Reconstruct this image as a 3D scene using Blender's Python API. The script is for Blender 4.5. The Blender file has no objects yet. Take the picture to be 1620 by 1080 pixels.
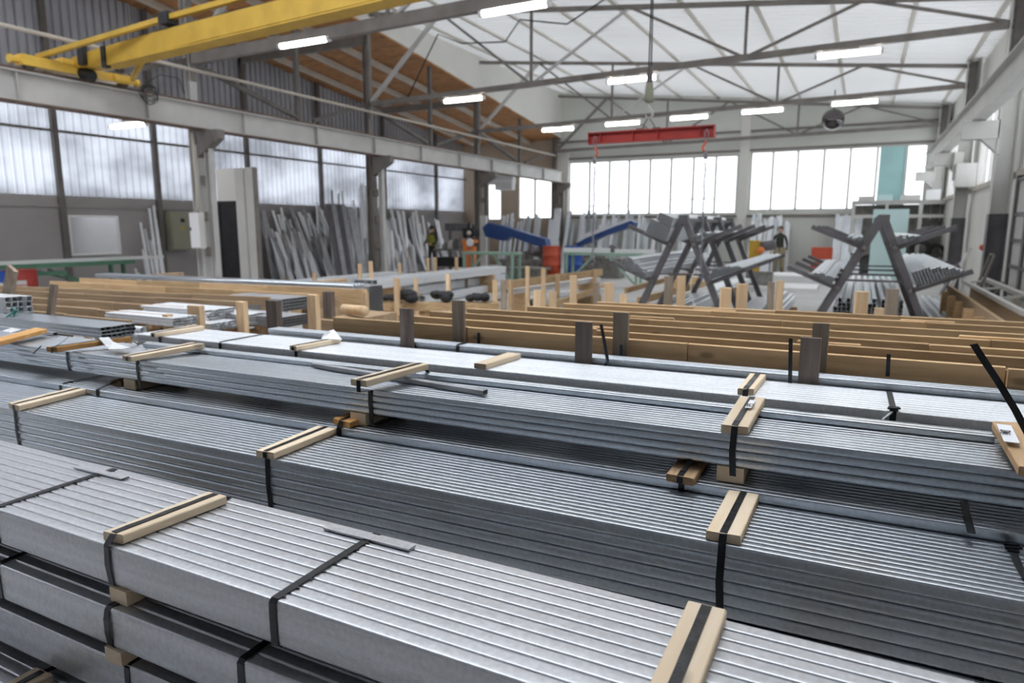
import bpy, math, random
from math import radians as R, sin, cos, pi, atan2, sqrt
from mathutils import Vector as V, Matrix
random.seed(7)
S = bpy.context.scene
C = S.collection
# ---------------------------------------------------------------- camera
EYE = V((0, 0, 1.7)); FPX = 1080.0; PITCH = R(9.46); YAW = R(26.9)
FW = V((-sin(YAW)*cos(PITCH), cos(YAW)*cos(PITCH), -sin(PITCH)))
RT = V((cos(YAW), sin(YAW), 0)); UP = RT.cross(FW)
def at(x, y, ax, v):
    """point of the plane axis=v seen at picture position x, y (used to survey the place)"""
    d = FW + RT*((x-810)/FPX) - UP*((y-540)/FPX)
    return EYE + d*((v-EYE[ax])/d[ax])
cam = bpy.data.objects.new('camera', bpy.data.cameras.new('camera')); C.objects.link(cam); S.camera = cam
cam.location = EYE; cam.rotation_euler = (pi/2-PITCH, 0, YAW)
cam.data.sensor_width = 36; cam.data.lens = 24.0; cam.data.clip_end = 200; cam.data.clip_start = 0.05
cam.data.dof.use_dof = True; cam.data.dof.focus_distance = 1.75; cam.data.dof.aperture_fstop = 3.4
# ---------------------------------------------------------------- materials
MATS = {}
def mat(name, col, rough=.6, metal=0., var=.0, vscale=8., stretch=(1, 1, 1), bump=0., bscale=40., spec=.5, col2=None, emit=None, estr=0., trans=0.):
    m = bpy.data.materials.new(name); m.use_nodes = True; nt = m.node_tree; b = nt.nodes['Principled BSDF']
    b.inputs['Base Color'].default_value = (*col, 1); b.inputs['Roughness'].default_value = rough
    b.inputs['Metallic'].default_value = metal; b.inputs['Specular IOR Level'].default_value = spec
    tc = nt.nodes.new('ShaderNodeTexCoord'); mp = nt.nodes.new('ShaderNodeMapping'); mp.inputs['Scale'].default_value = stretch
    nt.links.new(tc.outputs['Object'], mp.inputs[0])
    if var or col2:
        n = nt.nodes.new('ShaderNodeTexNoise'); n.inputs['Scale'].default_value = vscale; n.inputs['Detail'].default_value = 5
        nt.links.new(mp.outputs[0], n.inputs['Vector'])
        r = nt.nodes.new('ShaderNodeMapRange'); r.inputs[1].default_value = .32; r.inputs[2].default_value = .68
        nt.links.new(n.outputs[0], r.inputs[0])
        mx = nt.nodes.new('ShaderNodeMix'); mx.data_type = 'RGBA'
        c2 = col2 or tuple(c*(1-var) for c in col)
        mx.inputs[6].default_value = (*col, 1); mx.inputs[7].default_value = (*c2, 1)
        nt.links.new(r.outputs[0], mx.inputs[0]); nt.links.new(mx.outputs[2], b.inputs['Base Color'])
        r2 = nt.nodes.new('ShaderNodeMapRange'); r2.inputs[3].default_value = max(.02, rough-.08); r2.inputs[4].default_value = min(1, rough+.1)
        nt.links.new(n.outputs[0], r2.inputs[0]); nt.links.new(r2.outputs[0], b.inputs['Roughness'])
    if bump:
        n2 = nt.nodes.new('ShaderNodeTexNoise'); n2.inputs['Scale'].default_value = bscale
        nt.links.new(mp.outputs[0], n2.inputs['Vector'])
        bp = nt.nodes.new('ShaderNodeBump'); bp.inputs['Strength'].default_value = bump; bp.inputs['Distance'].default_value = .01
        nt.links.new(n2.outputs[0], bp.inputs['Height']); nt.links.new(bp.outputs[0], b.inputs['Normal'])
    if emit:
        b.inputs['Emission Color'].default_value = (*emit, 1); b.inputs['Emission Strength'].default_value = estr
    MATS[name] = m
    return m
def woodmat(name, c1, c2, grain=1., rough=.75, axis=0):
    """sawn timber, grain along the object's long axis, knots"""
    m = bpy.data.materials.new(name); m.use_nodes = True; nt = m.node_tree; b = nt.nodes['Principled BSDF']
    b.inputs['Roughness'].default_value = rough; b.inputs['Specular IOR Level'].default_value = .25
    tc = nt.nodes.new('ShaderNodeTexCoord'); mp = nt.nodes.new('ShaderNodeMapping')
    sc = [14, 14, 14]; sc[axis] = 1.3; mp.inputs['Scale'].default_value = sc
    info = nt.nodes.new('ShaderNodeObjectInfo')
    add = nt.nodes.new('ShaderNodeVectorMath'); add.operation = 'ADD'
    mul = nt.nodes.new('ShaderNodeMath'); mul.operation = 'MULTIPLY'; mul.inputs[1].default_value = 37.
    nt.links.new(info.outputs['Random'], mul.inputs[0])
    nt.links.new(tc.outputs['Object'], mp.inputs[0]); nt.links.new(mp.outputs[0], add.inputs[0]); nt.links.new(mul.outputs[0], add.inputs[1])
    n = nt.nodes.new('ShaderNodeTexNoise'); n.inputs['Scale'].default_value = 2.2; n.inputs['Detail'].default_value = 6; n.inputs['Distortion'].default_value = .6
    nt.links.new(add.outputs[0], n.inputs['Vector'])
    r = nt.nodes.new('ShaderNodeMapRange'); r.inputs[1].default_value = .3; r.inputs[2].default_value = .7
    nt.links.new(n.outputs[0], r.inputs[0])
    mx = nt.nodes.new('ShaderNodeMix'); mx.data_type = 'RGBA'; mx.inputs[6].default_value = (*c1, 1); mx.inputs[7].default_value = (*c2, 1)
    nt.links.new(r.outputs[0], mx.inputs[0])
    # knots
    mp2 = nt.nodes.new('ShaderNodeMapping'); s2 = [9, 9, 9]; s2[axis] = 4; mp2.inputs['Scale'].default_value = s2
    nt.links.new(tc.outputs['Object'], mp2.inputs[0])
    vo = nt.nodes.new('ShaderNodeTexVoronoi'); vo.inputs['Scale'].default_value = .8; nt.links.new(mp2.outputs[0], vo.inputs['Vector'])
    kr = nt.nodes.new('ShaderNodeMapRange'); kr.inputs[1].default_value = .06; kr.inputs[2].default_value = .14; kr.inputs[3].default_value = .55; kr.inputs[4].default_value = 1.
    nt.links.new(vo.outputs['Distance'], kr.inputs[0])
    # plank to plank variation of the timber itself
    pr = nt.nodes.new('ShaderNodeMapRange'); pr.inputs[3].default_value = .74; pr.inputs[4].default_value = 1.14
    nt.links.new(info.outputs['Random'], pr.inputs[0])
    m3 = nt.nodes.new('ShaderNodeMath'); m3.operation = 'MULTIPLY'; nt.links.new(kr.outputs[0], m3.inputs[0]); nt.links.new(pr.outputs[0], m3.inputs[1])
    hv = nt.nodes.new('ShaderNodeHueSaturation'); nt.links.new(mx.outputs[2], hv.inputs['Color']); nt.links.new(m3.outputs[0], hv.inputs['Value'])
    nt.links.new(hv.outputs[0], b.inputs['Base Color'])
    bp = nt.nodes.new('ShaderNodeBump'); bp.inputs['Strength'].default_value = .25*grain; bp.inputs['Distance'].default_value = .004
    nt.links.new(n.outputs[0], bp.inputs['Height']); nt.links.new(bp.outputs[0], b.inputs['Normal'])
    MATS[name] = m
    return m
def zincmat(name, col, rough, lines=0., metal=.9):
    """hot-dip zinc: mottled spangle, long drawn streaks"""
    m = bpy.data.materials.new(name); m.use_nodes = True; nt = m.node_tree; b = nt.nodes['Principled BSDF']
    b.inputs['Metallic'].default_value = metal
    tc = nt.nodes.new('ShaderNodeTexCoord'); geo = nt.nodes.new('ShaderNodeNewGeometry')
    info = nt.nodes.new('ShaderNodeObjectInfo'); mu = nt.nodes.new('ShaderNodeMath'); mu.operation = 'MULTIPLY'; mu.inputs[1].default_value = 53.
    nt.links.new(info.outputs['Random'], mu.inputs[0]); av = nt.nodes.new('ShaderNodeVectorMath'); av.operation = 'ADD'
    nt.links.new(tc.outputs['Object'], av.inputs[0]); nt.links.new(mu.outputs[0], av.inputs[1])
    mp = nt.nodes.new('ShaderNodeMapping'); mp.inputs['Scale'].default_value = (.5, 30, 30)
    nt.links.new(av.outputs[0], mp.inputs[0])
    n = nt.nodes.new('ShaderNodeTexNoise'); n.inputs['Scale'].default_value = 1.5; n.inputs['Detail'].default_value = 4
    nt.links.new(mp.outputs[0], n.inputs['Vector'])
    n2 = nt.nodes.new('ShaderNodeTexNoise'); n2.inputs['Scale'].default_value = 90; n2.inputs['Detail'].default_value = 3
    nt.links.new(av.outputs[0], n2.inputs['Vector'])
    ad = nt.nodes.new('ShaderNodeMath'); ad.operation = 'ADD'; nt.links.new(n.outputs[0], ad.inputs[0]); nt.links.new(n2.outputs[0], ad.inputs[1])
    r = nt.nodes.new('ShaderNodeMapRange'); r.inputs[1].default_value = .75; r.inputs[2].default_value = 1.25
    nt.links.new(ad.outputs[0], r.inputs[0])
    mx = nt.nodes.new('ShaderNodeMix'); mx.data_type = 'RGBA'
    mx.inputs[6].default_value = (*[c*.86 for c in col], 1); mx.inputs[7].default_value = (*[min(1, c*1.12) for c in col], 1)
    nt.links.new(r.outputs[0], mx.inputs[0])
    # patches of dried mud and dust lying across neighbouring tubes
    dn = nt.nodes.new('ShaderNodeTexNoise'); dn.inputs['Scale'].default_value = 1.9; dn.inputs['Detail'].default_value = 7; nt.links.new(geo.outputs['Position'], dn.inputs['Vector'])
    dr = nt.nodes.new('ShaderNodeMapRange'); dr.inputs[1].default_value = .60; dr.inputs[2].default_value = .74; dr.inputs[4].default_value = .4; nt.links.new(dn.outputs[0], dr.inputs[0])
    dm = nt.nodes.new('ShaderNodeMix'); dm.data_type = 'RGBA'; nt.links.new(dr.outputs[0], dm.inputs[0]); nt.links.new(mx.outputs[2], dm.inputs[6]); dm.inputs[7].default_value = (.46, .42, .35, 1)
    nt.links.new(dm.outputs[2], b.inputs['Base Color'])
    r2 = nt.nodes.new('ShaderNodeMapRange'); r2.inputs[3].default_value = rough-.01; r2.inputs[4].default_value = rough+.05
    nt.links.new(n2.outputs[0], r2.inputs[0]); nt.links.new(r2.outputs[0], b.inputs['Roughness'])
    bp = nt.nodes.new('ShaderNodeBump'); bp.inputs['Strength'].default_value = .05; bp.inputs['Distance'].default_value = .001
    nt.links.new(n.outputs[0], bp.inputs['Height'])
    last = bp
    if lines:
        mp3 = nt.nodes.new('ShaderNodeMapping'); mp3.inputs['Scale'].default_value = (0, 0, 1); nt.links.new(tc.outputs['Object'], mp3.inputs[0])
        w = nt.nodes.new('ShaderNodeTexWave'); w.bands_direction = 'Z'; w.inputs['Scale'].default_value = lines; w.inputs['Distortion'].default_value = 0
        nt.links.new(mp3.outputs[0], w.inputs['Vector'])
        b2 = nt.nodes.new('ShaderNodeBump'); b2.inputs['Strength'].default_value = .35; b2.inputs['Distance'].default_value = .0008
        nt.links.new(w.outputs[0], b2.inputs['Height']); nt.links.new(bp.outputs[0], b2.inputs['Normal']); last = b2
    nt.links.new(last.outputs[0], b.inputs['Normal'])
    MATS[name] = m
    return m
zincmat('zinc', (.55, .595, .64), .29)
zincmat('zinc_channel', (.56, .575, .60), .34, lines=62., metal=.68)
zincmat('zinc_painted_sheen', (.84, .87, .91), .34, metal=.22)  # pale and less metallic: window reflections put into the base colour
mat('zinc_dull', (.46, .47, .49), .45, .4, var=.3, vscale=6, stretch=(1, 1, 1))
woodmat('pine', (.95, .80, .60), (.88, .68, .45))
woodmat('pine_y', (.95, .81, .62), (.88, .69, .47), axis=1)
woodmat('orange_pine_y', (.85, .52, .22), (.62, .31, .10), axis=1)
woodmat('dirty_pine_y', (.60, .42, .25), (.40, .25, .13), axis=1)
woodmat('plank', (.78, .55, .31), (.58, .38, .20))
woodmat('plank_dark', (.56, .41, .26), (.40, .28, .17))
woodmat('weathered', (.22, .18, .155), (.12, .095, .08), axis=2)
woodmat('weathered_light', (.40, .33, .26), (.25, .19, .14), axis=2)
woodmat('stake', (.88, .66, .42), (.74, .50, .28), axis=2)
woodmat('ceiling_wood', (.66, .34, .14), (.24, .11, .05), axis=0, grain=2.)
mat('strap', (.018, .022, .028), .32, .3, var=.3, vscale=60)
mat('strap_worn', (.07, .072, .078), .3, .6, var=.7, vscale=45)
mat('concrete', (.62, .61, .60), .8, var=.18, vscale=1.3, bump=.1)
mat('plaster', (.37, .35, .345), .9, var=.13, vscale=.9)
mat('wall_green', (.72, .73, .68), .7, var=.07, vscale=1.)
mat('wall_cream', (.78, .77, .72), .7, var=.06, vscale=1.)
mat('wall_tan', (.50, .41, .31), .8, var=.12, vscale=2.)
mat('roof_sheet', (.84, .85, .86), .42, var=.08, vscale=.8)
mat('sheet_grey', (.45, .46, .50), .5, .0, var=.2, vscale=.7)
mat('whiteboard', (.88, .90, .95), .15, .4, var=.03, vscale=3.)
mat('purlin', (.74, .71, .66), .7)
mat('steel_dark', (.17, .155, .145), .6, .2, var=.3, vscale=3.)
mat('steel_brown', (.25, .225, .205), .65, .1, var=.25, vscale=3.)
mat('steel_light', (.58, .57, .55), .55, .1, var=.14, vscale=2.)
mat('rail_rust', (.22, .15, .12), .8, .3, var=.4, vscale=5.)
mat('beige', (.62, .57, .49), .7, var=.12, vscale=2.)
mat('yellow', (.60, .37, .035), .45, var=.18, vscale=4.)
mat('yellow_light', (.90, .58, .10), .4, var=.15, vscale=6.)
mat('red', (.42, .045, .035), .5, var=.2, vscale=5.)
mat('red_bright', (.62, .10, .05), .45, var=.15, vscale=5.)
mat('blue', (.02, .09, .42), .4, var=.1, vscale=5.)
mat('navy', (.025, .07, .24), .4, var=.15, vscale=4.)
mat('orange', (.85, .25, .06), .5, var=.1, vscale=8.)
mat('green', (.10, .25, .16), .55, var=.25, vscale=5.)
mat('green_light', (.32, .48, .38), .55, var=.2, vscale=5.)
mat('olive', (.30, .30, .23), .6, var=.1, vscale=5.)
mat('teal', (.42, .68, .68), .6, var=.1, vscale=1.5)
mat('aqua', (.62, .82, .82), .5, var=.05, vscale=1.5)
mat('white', (.85, .85, .85), .5, var=.04, vscale=4.)
mat('dull_white', (.66, .65, .62), .6, var=.1, vscale=2.)
mat('paper', (.90, .92, .96), .35, var=.05, vscale=9.)
mat('film', (.88, .89, .90), .25, var=.05, vscale=9.)
mat('black', (.02, .02, .022), .6, var=.3, vscale=5.)
mat('charcoal', (.17, .16, .17), .5, .1, var=.25, vscale=5.)
mat('machine', (.30, .29, .27), .55, .3, var=.4, vscale=6.)
mat('rubber', (.03, .03, .03), .8)
mat('chain', (.22, .22, .24), .4, .7)
mat('mirror', (.12, .11, .11), .06, 1.)
mat('cable', (.03, .028, .026), .6)
mat('twine', (.12, .42, .38), .7)
mat('lamp_glow', (1, 1, 1), .5, emit=(1., .98, .94), estr=9.)
mat('skin', (.62, .38, .28), .6); mat('hair', (.06, .035, .025), .8)
mat('khaki', (.34, .28, .18), .85, var=.15, vscale=8); mat('dark_cloth', (.05, .055, .045), .9, var=.3, vscale=8)
mat('yellow_cloth', (.33, .31, .05), .9, var=.3, vscale=8)
def thinmat(name, tint, tr, gloss=.0, var=0., dmix=.4):
    """thin clear or milky sheet: lets daylight straight through (tr) and scatters the rest"""
    m = bpy.data.materials.new(name); m.use_nodes = True; nt = m.node_tree; nt.nodes.clear()
    out = nt.nodes.new('ShaderNodeOutputMaterial'); T = nt.nodes.new('ShaderNodeBsdfTransparent'); T.inputs[0].default_value = (*tint, 1)
    if gloss:
        G = nt.nodes.new('ShaderNodeBsdfGlossy'); G.inputs['Roughness'].default_value = .05
    else:
        G0 = nt.nodes.new('ShaderNodeBsdfTranslucent'); G0.inputs[0].default_value = (*tint, 1)
        D = nt.nodes.new('ShaderNodeBsdfDiffuse'); D.inputs[0].default_value = (*[c*.7 for c in tint], 1)
        G = nt.nodes.new('ShaderNodeMixShader'); G.inputs[0].default_value = dmix
        nt.links.new(G0.outputs[0], G.inputs[1]); nt.links.new(D.outputs[0], G.inputs[2])
        if var:
            tc = nt.nodes.new('ShaderNodeTexCoord'); n = nt.nodes.new('ShaderNodeTexNoise'); n.inputs['Scale'].default_value = .55; n.inputs['Detail'].default_value = 3
            mp = nt.nodes.new('ShaderNodeMapping'); mp.inputs['Scale'].default_value = (1, 1, 1.6)
            nt.links.new(tc.outputs['Object'], mp.inputs[0]); nt.links.new(mp.outputs[0], n.inputs['Vector'])
            r = nt.nodes.new('ShaderNodeMapRange'); r.inputs[1].default_value = .35; r.inputs[2].default_value = .65; r.inputs[3].default_value = 1-var; r.inputs[4].default_value = 1.
            nt.links.new(n.outputs[0], r.inputs[0])
            hv = nt.nodes.new('ShaderNodeHueSaturation'); hv.inputs['Color'].default_value = (*tint, 1)
            nt.links.new(r.outputs[0], hv.inputs['Value']); nt.links.new(hv.outputs[0], G0.inputs[0])
    M = nt.nodes.new('ShaderNodeMixShader'); M.inputs[0].default_value = 1-tr
    nt.links.new(T.outputs[0], M.inputs[1]); nt.links.new(G.outputs[0], M.inputs[2]); nt.links.new(M.outputs[0], out.inputs[0])
    MATS[name] = m
thinmat('glass', (.97, .98, 1.), .94, gloss=.06)
thinmat('glass_dimmed', (.62, .63, .64), .94, gloss=.06)  # even grey tint put into the glass to dim the window brightness
thinmat('milky', (.26, .275, .305), .01, var=.6)
thinmat('roof_light', (.85, .86, .87), .0, var=.12, dmix=.92)
# ---------------------------------------------------------------- mesh helpers
class MB:
    def __init__(s): s.v = []; s.f = []
    def add(s, vs, fs):
        o = len(s.v); s.v += [V(p) for p in vs]; s.f += [tuple(i+o for i in f) for f in fs]; return s
    def box(s, a, b):
        x0, y0, z0 = a; x1, y1, z1 = b
        return s.add([(x0,y0,z0),(x1,y0,z0),(x1,y1,z0),(x0,y1,z0),(x0,y0,z1),(x1,y0,z1),(x1,y1,z1),(x0,y1,z1)],
                     [(0,3,2,1),(4,5,6,7),(0,1,5,4),(1,2,6,5),(2,3,7,6),(3,0,4,7)])
    def bar(s, p, q, w, h=None, up=(0,0,1), ch=0.):
        """bar of section w x h from p to q; ch chamfers the long edges"""
        h = h or w; p = V(p); q = V(q); d = (q-p).normalized(); u = V(up)
        if abs(d.dot(u)) > .98: u = V((0,1,0)) if abs(d.y) < .9 else V((1,0,0))
        x = d.cross(u).normalized(); z = x.cross(d)
        if ch:
            prof = [(-w/2+ch,-h/2),(w/2-ch,-h/2),(w/2,-h/2+ch),(w/2,h/2-ch),(w/2-ch,h/2),(-w/2+ch,h/2),(-w/2,h/2-ch),(-w/2,-h/2+ch)]
        else: prof = [(-w/2,-h/2),(w/2,-h/2),(w/2,h/2),(-w/2,h/2)]
        n = len(prof); vs = [e+x*a+z*b for e in (p, q) for a, b in prof]
        return s.add(vs, [tuple(range(n)), tuple(range(2*n-1, n-1, -1))]+[(i, i+n, (i+1)%n+n, (i+1)%n) for i in range(n)])
    def ibeam(s, p, q, w, h, t=.02, up=(0,0,1)):
        p = V(p); q = V(q); d = (q-p).normalized(); u = V(up); x = d.cross(u).normalized(); z = x.cross(d)
        s.bar(p+z*(h/2-t/2), q+z*(h/2-t/2), w, t, up); s.bar(p-z*(h/2-t/2), q-z*(h/2-t/2), w, t, up); s.bar(p, q, t, h-2*t, up); return s
    def tube(s, pts, r, n=8, cap=True, closed=False):
        pts = [V(p) for p in pts]; vs = []; fs = []; m = len(pts)
        rr = r if isinstance(r, (list, tuple)) else [r]*m
        prev = None
        for i, p in enumerate(pts):
            a = pts[(i-1)%m] if (i or closed) else p; b = pts[(i+1)%m] if (i < m-1 or closed) else p
            d = (b-a).normalized()
            u = prev or (V((0,0,1)) if abs(d.z) < .9 else V((1,0,0)))
            x = d.cross(u).normalized(); y = x.cross(d).normalized(); prev = y
            vs += [p+(x*cos(2*pi*k/n)+y*sin(2*pi*k/n))*rr[i] for k in range(n)]
        for i in range(m if closed else m-1):
            j = (i+1) % m
            fs += [(i*n+k, i*n+(k+1)%n, j*n+(k+1)%n, j*n+k) for k in range(n)]
        if cap and not closed: fs += [tuple(range(n-1, -1, -1)), tuple(range((m-1)*n, m*n))]
        return s.add(vs, fs)
    def lathe(s, c, prof, n=24, axis=(0,0,1)):
        c = V(c); ax = V(axis).normalized(); u = V((1,0,0)) if abs(ax.x) < .9 else V((0,1,0)); x = ax.cross(u).normalized(); y = ax.cross(x)
        vs = []; fs = []; m = len(prof)
        for r, h in prof: vs += [c+ax*h+(x*cos(2*pi*k/n)+y*sin(2*pi*k/n))*r for k in range(n)]
        for i in range(m-1): fs += [(i*n+k, i*n+(k+1)%n, (i+1)*n+(k+1)%n, (i+1)*n+k) for k in range(n)]
        fs += [tuple(range(n-1,-1,-1)), tuple(range((m-1)*n, m*n))]
        return s.add(vs, fs)
    def prism(s, poly, vec):
        n = len(poly); vec = V(vec); vs = [V(p) for p in poly]+[V(p)+vec for p in poly]
        return s.add(vs, [tuple(range(n-1,-1,-1)), tuple(range(n, 2*n))]+[(i,(i+1)%n,(i+1)%n+n,i+n) for i in range(n)])
    def band(s, pts, w, t, wid):
        """flat strap of width w (along wid) and thickness t following pts"""
        pts = [V(p) for p in pts]; wv = V(wid).normalized()*w/2; vs = []; fs = []; m = len(pts)
        for i, p in enumerate(pts):
            d = (pts[min(i+1, m-1)]-pts[max(i-1, 0)]).normalized(); nn = d.cross(wv).normalized()*t/2
            vs += [p-wv-nn, p+wv-nn, p+wv+nn, p-wv+nn]
        for i in range(m-1): fs += [(4*i+k, 4*i+(k+1)%4, 4*i+4+(k+1)%4, 4*i+4+k) for k in range(4)]
        fs += [(3,2,1,0), (4*m-4,4*m-3,4*m-2,4*m-1)]
        return s.add(vs, fs)
    def hollow(s, p, w, h, L, t=.0022, r=.003, ax=0, deep=.16, seg=2, bulge=0., rz=None, dip=0.):
        """hollow rounded section with its lower front corner at p running along axis ax (0:x, 1:y)"""
        def ring(w0, h0, r0, off):
            pr = []
            v0 = max(r0, (rz or 0)-off)
            for q, (cx, cz, a0) in enumerate(((w0-r0, v0, -pi/2), (w0-r0, h0-v0, 0), (r0, h0-v0, pi/2), (r0, v0, pi))):
                for k in range(seg+1):
                    a = a0+k*pi/2/seg; pr.append((cx+cos(a)*r0+off, cz+sin(a)*v0+off))
                mid = ((w0+bulge, h0/2), (w0/2, h0+bulge*.4-dip), (-bulge, h0/2), (w0/2, -bulge*.4))[q]; pr.append((mid[0]+off, mid[1]+off))
            return pr
        o = ring(w, h, r, 0); i = ring(w-2*t, h-2*t, max(r-t, .0006), t); n = len(o); p = V(p); vs = []
        for prof, u in ((o, 0), (o, L), (i, 0), (i, L), (i, deep), (i, L-deep)):
            for a, b in prof: vs.append(p+(V((u, a, b)) if ax == 0 else V((-a+w, u, b))))
        fs = []
        for k in range(n):
            j = (k+1) % n
            fs += [(k, j, n+j, n+k), (2*n+k, 2*n+j, j, k), (n+k, n+j, 3*n+j, 3*n+k), (4*n+k, 4*n+j, 2*n+j, 2*n+k), (3*n+k, 3*n+j, 5*n+j, 5*n+k)]
        fs += [tuple(4*n+k for k in range(n)), tuple(5*n+k for k in range(n-1,-1,-1))]
        return s.add(vs, fs)
    def ball(s, c, r, n=12, m=8, sc=(1,1,1)):
        c = V(c); vs = [c+V((0,0,-r*sc[2]))]; fs = []
        for i in range(1, m):
            a = -pi/2+pi*i/m
            for k in range(n): vs.append(c+V((cos(a)*cos(2*pi*k/n)*r*sc[0], cos(a)*sin(2*pi*k/n)*r*sc[1], sin(a)*r*sc[2])))
        vs.append(c+V((0,0,r*sc[2])))
        for k in range(n): fs.append((0, 1+(k+1)%n, 1+k)); fs.append((len(vs)-1, 1+(m-2)*n+k, 1+(m-2)*n+(k+1)%n))
        for i in range(m-2):
            for k in range(n): fs.append((1+i*n+k, 1+i*n+(k+1)%n, 1+(i+1)*n+(k+1)%n, 1+(i+1)*n+k))
        return s.add(vs, fs)
    def build(s, name, m, parent=None, smooth=False, origin=True, local=False):
        """one mesh object. world-space vertices; local=True: already in the parent's space"""
        me = bpy.data.meshes.new(name); vs = s.v; off = V((0,0,0))
        if parent is None:
            if origin and vs:
                xs = [p.x for p in vs]; ys = [p.y for p in vs]; zs = [p.z for p in vs]
                off = V(((min(xs)+max(xs))/2, (min(ys)+max(ys))/2, min(zs)))
        elif not local:
            w = WM.get(parent.name)
            if w is not None: vs = [w @ p for p in vs]
        me.from_pydata([tuple(p-off) for p in vs], [], s.f); me.update()
        if smooth: me.polygons.foreach_set('use_smooth', [True]*len(me.polygons))
        me.materials.append(MATS[m] if isinstance(m, str) else m)
        o = bpy.data.objects.new(name, me); C.objects.link(o); o.location = off
        if parent is not None: o.parent = parent
        if smooth == 'flat':
            pass
        return o
WM = {}
def tag(o, label=None, cat=None, group=None, kind=None):
    if label: o['label'] = label
    if cat: o['category'] = cat
    if group: o['group'] = group
    if kind: o['kind'] = kind
    return o
def empty(name, loc, rz=0, label=None, cat=None, group=None, mtx=None):
    o = bpy.data.objects.new(name, None); C.objects.link(o); o.empty_display_size = .1
    m = mtx if mtx is not None else Matrix.Translation(V(loc)) @ Matrix.Rotation(rz, 4, 'Z')
    o.matrix_world = m; o.location = m.to_translation(); o.rotation_euler = m.to_euler()
    WM[o.name] = m.inverted()
    return tag(o, label, cat, group)
def part(parent, name, m, fn, smooth=False, label=None):
    mb = MB(); fn(mb); o = mb.build(name, m, parent, smooth)
    if label: o['label'] = label
    return o
def struct(name, m, mb, parent=None, smooth=False):
    o = mb.build(name, m, parent, smooth)
    if parent is None: o['kind'] = 'structure'
    return o
def thing(name, m, mb, label, cat, group=None, smooth=False):
    return tag(mb.build(name, m, None, smooth), label, cat, group)
def copy_tree(o, parent=None):
    c = o.copy(); C.objects.link(c); c.parent = parent
    for ch in KIDS.get(o.name, []): copy_tree(ch, c)
    return c
KIDS = {}

# ================================================================= THE HALL
XL, XR, YF, XA = -12.2, 2.45, 28.6, -17.0
YB = -5.0
struct('floor', 'concrete', MB().box((XA-.3, YB, -.2), (XR+.3, YF+.3, 0)))
# roof of the main bay: pitched, ribs running across, milky sheet that lets daylight in
def roof_z(x): return 7.42 + (x-XL)*(-1.56/14.4)
mb = MB(); YK = 6.4; n = int((YF-YK)/.3); prof = []
for i in range(n+1):
    y = YK+i*.3; prof += [(y, 0), (y+.17, 0), (y+.2, .05), (y+.27, .05)]
prof = [(min(a, YF+.3), b) for a, b in prof]
vs = []
for y, dz in prof: vs += [(XL-.3, y, roof_z(XL-.3)+.05+dz), (XR+.3, y, roof_z(XR+.3)+.05+dz)]
mb.add(vs, [(2*i, 2*i+2, 2*i+3, 2*i+1) for i in range(len(prof)-1)])
struct('ceiling', 'roof_light', mb)
SKY = (-10.2, 1.2, 2.0, 5.2)  # added skylight, out of view, put in to light the foreground from above
mb = MB()
for x0_, x1_, y0_, y1_ in ((XL-.3, XR+.3, YB, SKY[2]), (XL-.3, XR+.3, SKY[3], YK), (XL-.3, SKY[0], SKY[2], SKY[3]), (SKY[1], XR+.3, SKY[2], SKY[3])):
    mb.prism([(x0_, y0_, roof_z(x0_)+.05), (x1_, y0_, roof_z(x1_)+.05), (x1_, y1_, roof_z(x1_)+.05), (x0_, y1_, roof_z(x0_)+.05)], (0, 0, .05))
struct('ceiling_near', 'sheet_grey', mb)
sk = MB(); gl = MB()
for k in range(9):
    xx = SKY[0]+(SKY[1]-SKY[0])*k/8; sk.bar((xx, SKY[2], roof_z(xx)+.08), (xx, SKY[3], roof_z(xx)+.08), .06, .08)
for yy in (SKY[2], SKY[3]): sk.bar((SKY[0], yy, roof_z(SKY[0])+.08), (SKY[1], yy, roof_z(SKY[1])+.08), .06, .1)
wk = struct('window_12', 'dull_white', sk)
gl.prism([(SKY[0], SKY[2], roof_z(SKY[0])+.11), (SKY[1], SKY[2], roof_z(SKY[1])+.11), (SKY[1], SKY[3], roof_z(SKY[1])+.11), (SKY[0], SKY[3], roof_z(SKY[0])+.11)], (0, 0, .006)); gl.v = [p-wk.location for p in gl.v]
gl.build('window_pane', 'glass', wk, local=True)  # pane of the added skylight
for i in range(10):       # purlins
    x = -11.4+i*1.5; z = roof_z(x)-.03
    struct('trim_%d' % (i+1), 'purlin', MB().box((x-.05, YB, z+.02), (x+.05, YF, z+.07)))
# annex roof: boarded soffit that falls away from the camera
def anx_z(y): return 6.92-.108*(y-15.6)
mb = MB(); k = 0; y = 2.
while y < YF:
    y2 = min(y+.22, YF+.3); g = random.uniform(-.012, .012)
    mb.prism([(XA-.2, y, anx_z(y)+g), (XL+.1, y, anx_z(y)+g), (XL+.1, y2-.01, anx_z(y2)+g), (XA-.2, y2-.01, anx_z(y2)+g)], (0, 0, .04)); y = y2
struct('ceiling_annex', 'ceiling_wood', mb)
for i, x in enumerate((-16.2, -14.9, -13.6)):
    struct('trim_%d' % (21+i), 'beige', MB().bar((x, 2, anx_z(2)-.09), (x, YF, anx_z(YF)-.09), .1, .16))
for i, yy in enumerate((9.9, 15.5, 21.5)):
    struct('trim_%d' % (31+i), 'steel_brown', MB().bar((XA, yy, anx_z(yy)-.28), (XL, yy, anx_z(yy)-.28), .12, .22))
# fascia above the column line, between the two roofs
mb = MB()
mb.prism([(XL+.02, 2, anx_z(2)+.12), (XL+.02, YF, anx_z(YF)+.02), (XL+.02, YF, 7.5), (XL+.02, 2, 8.6)], (.08, 0, 0))
struct('wall_fascia', 'wall_cream', mb)
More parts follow.
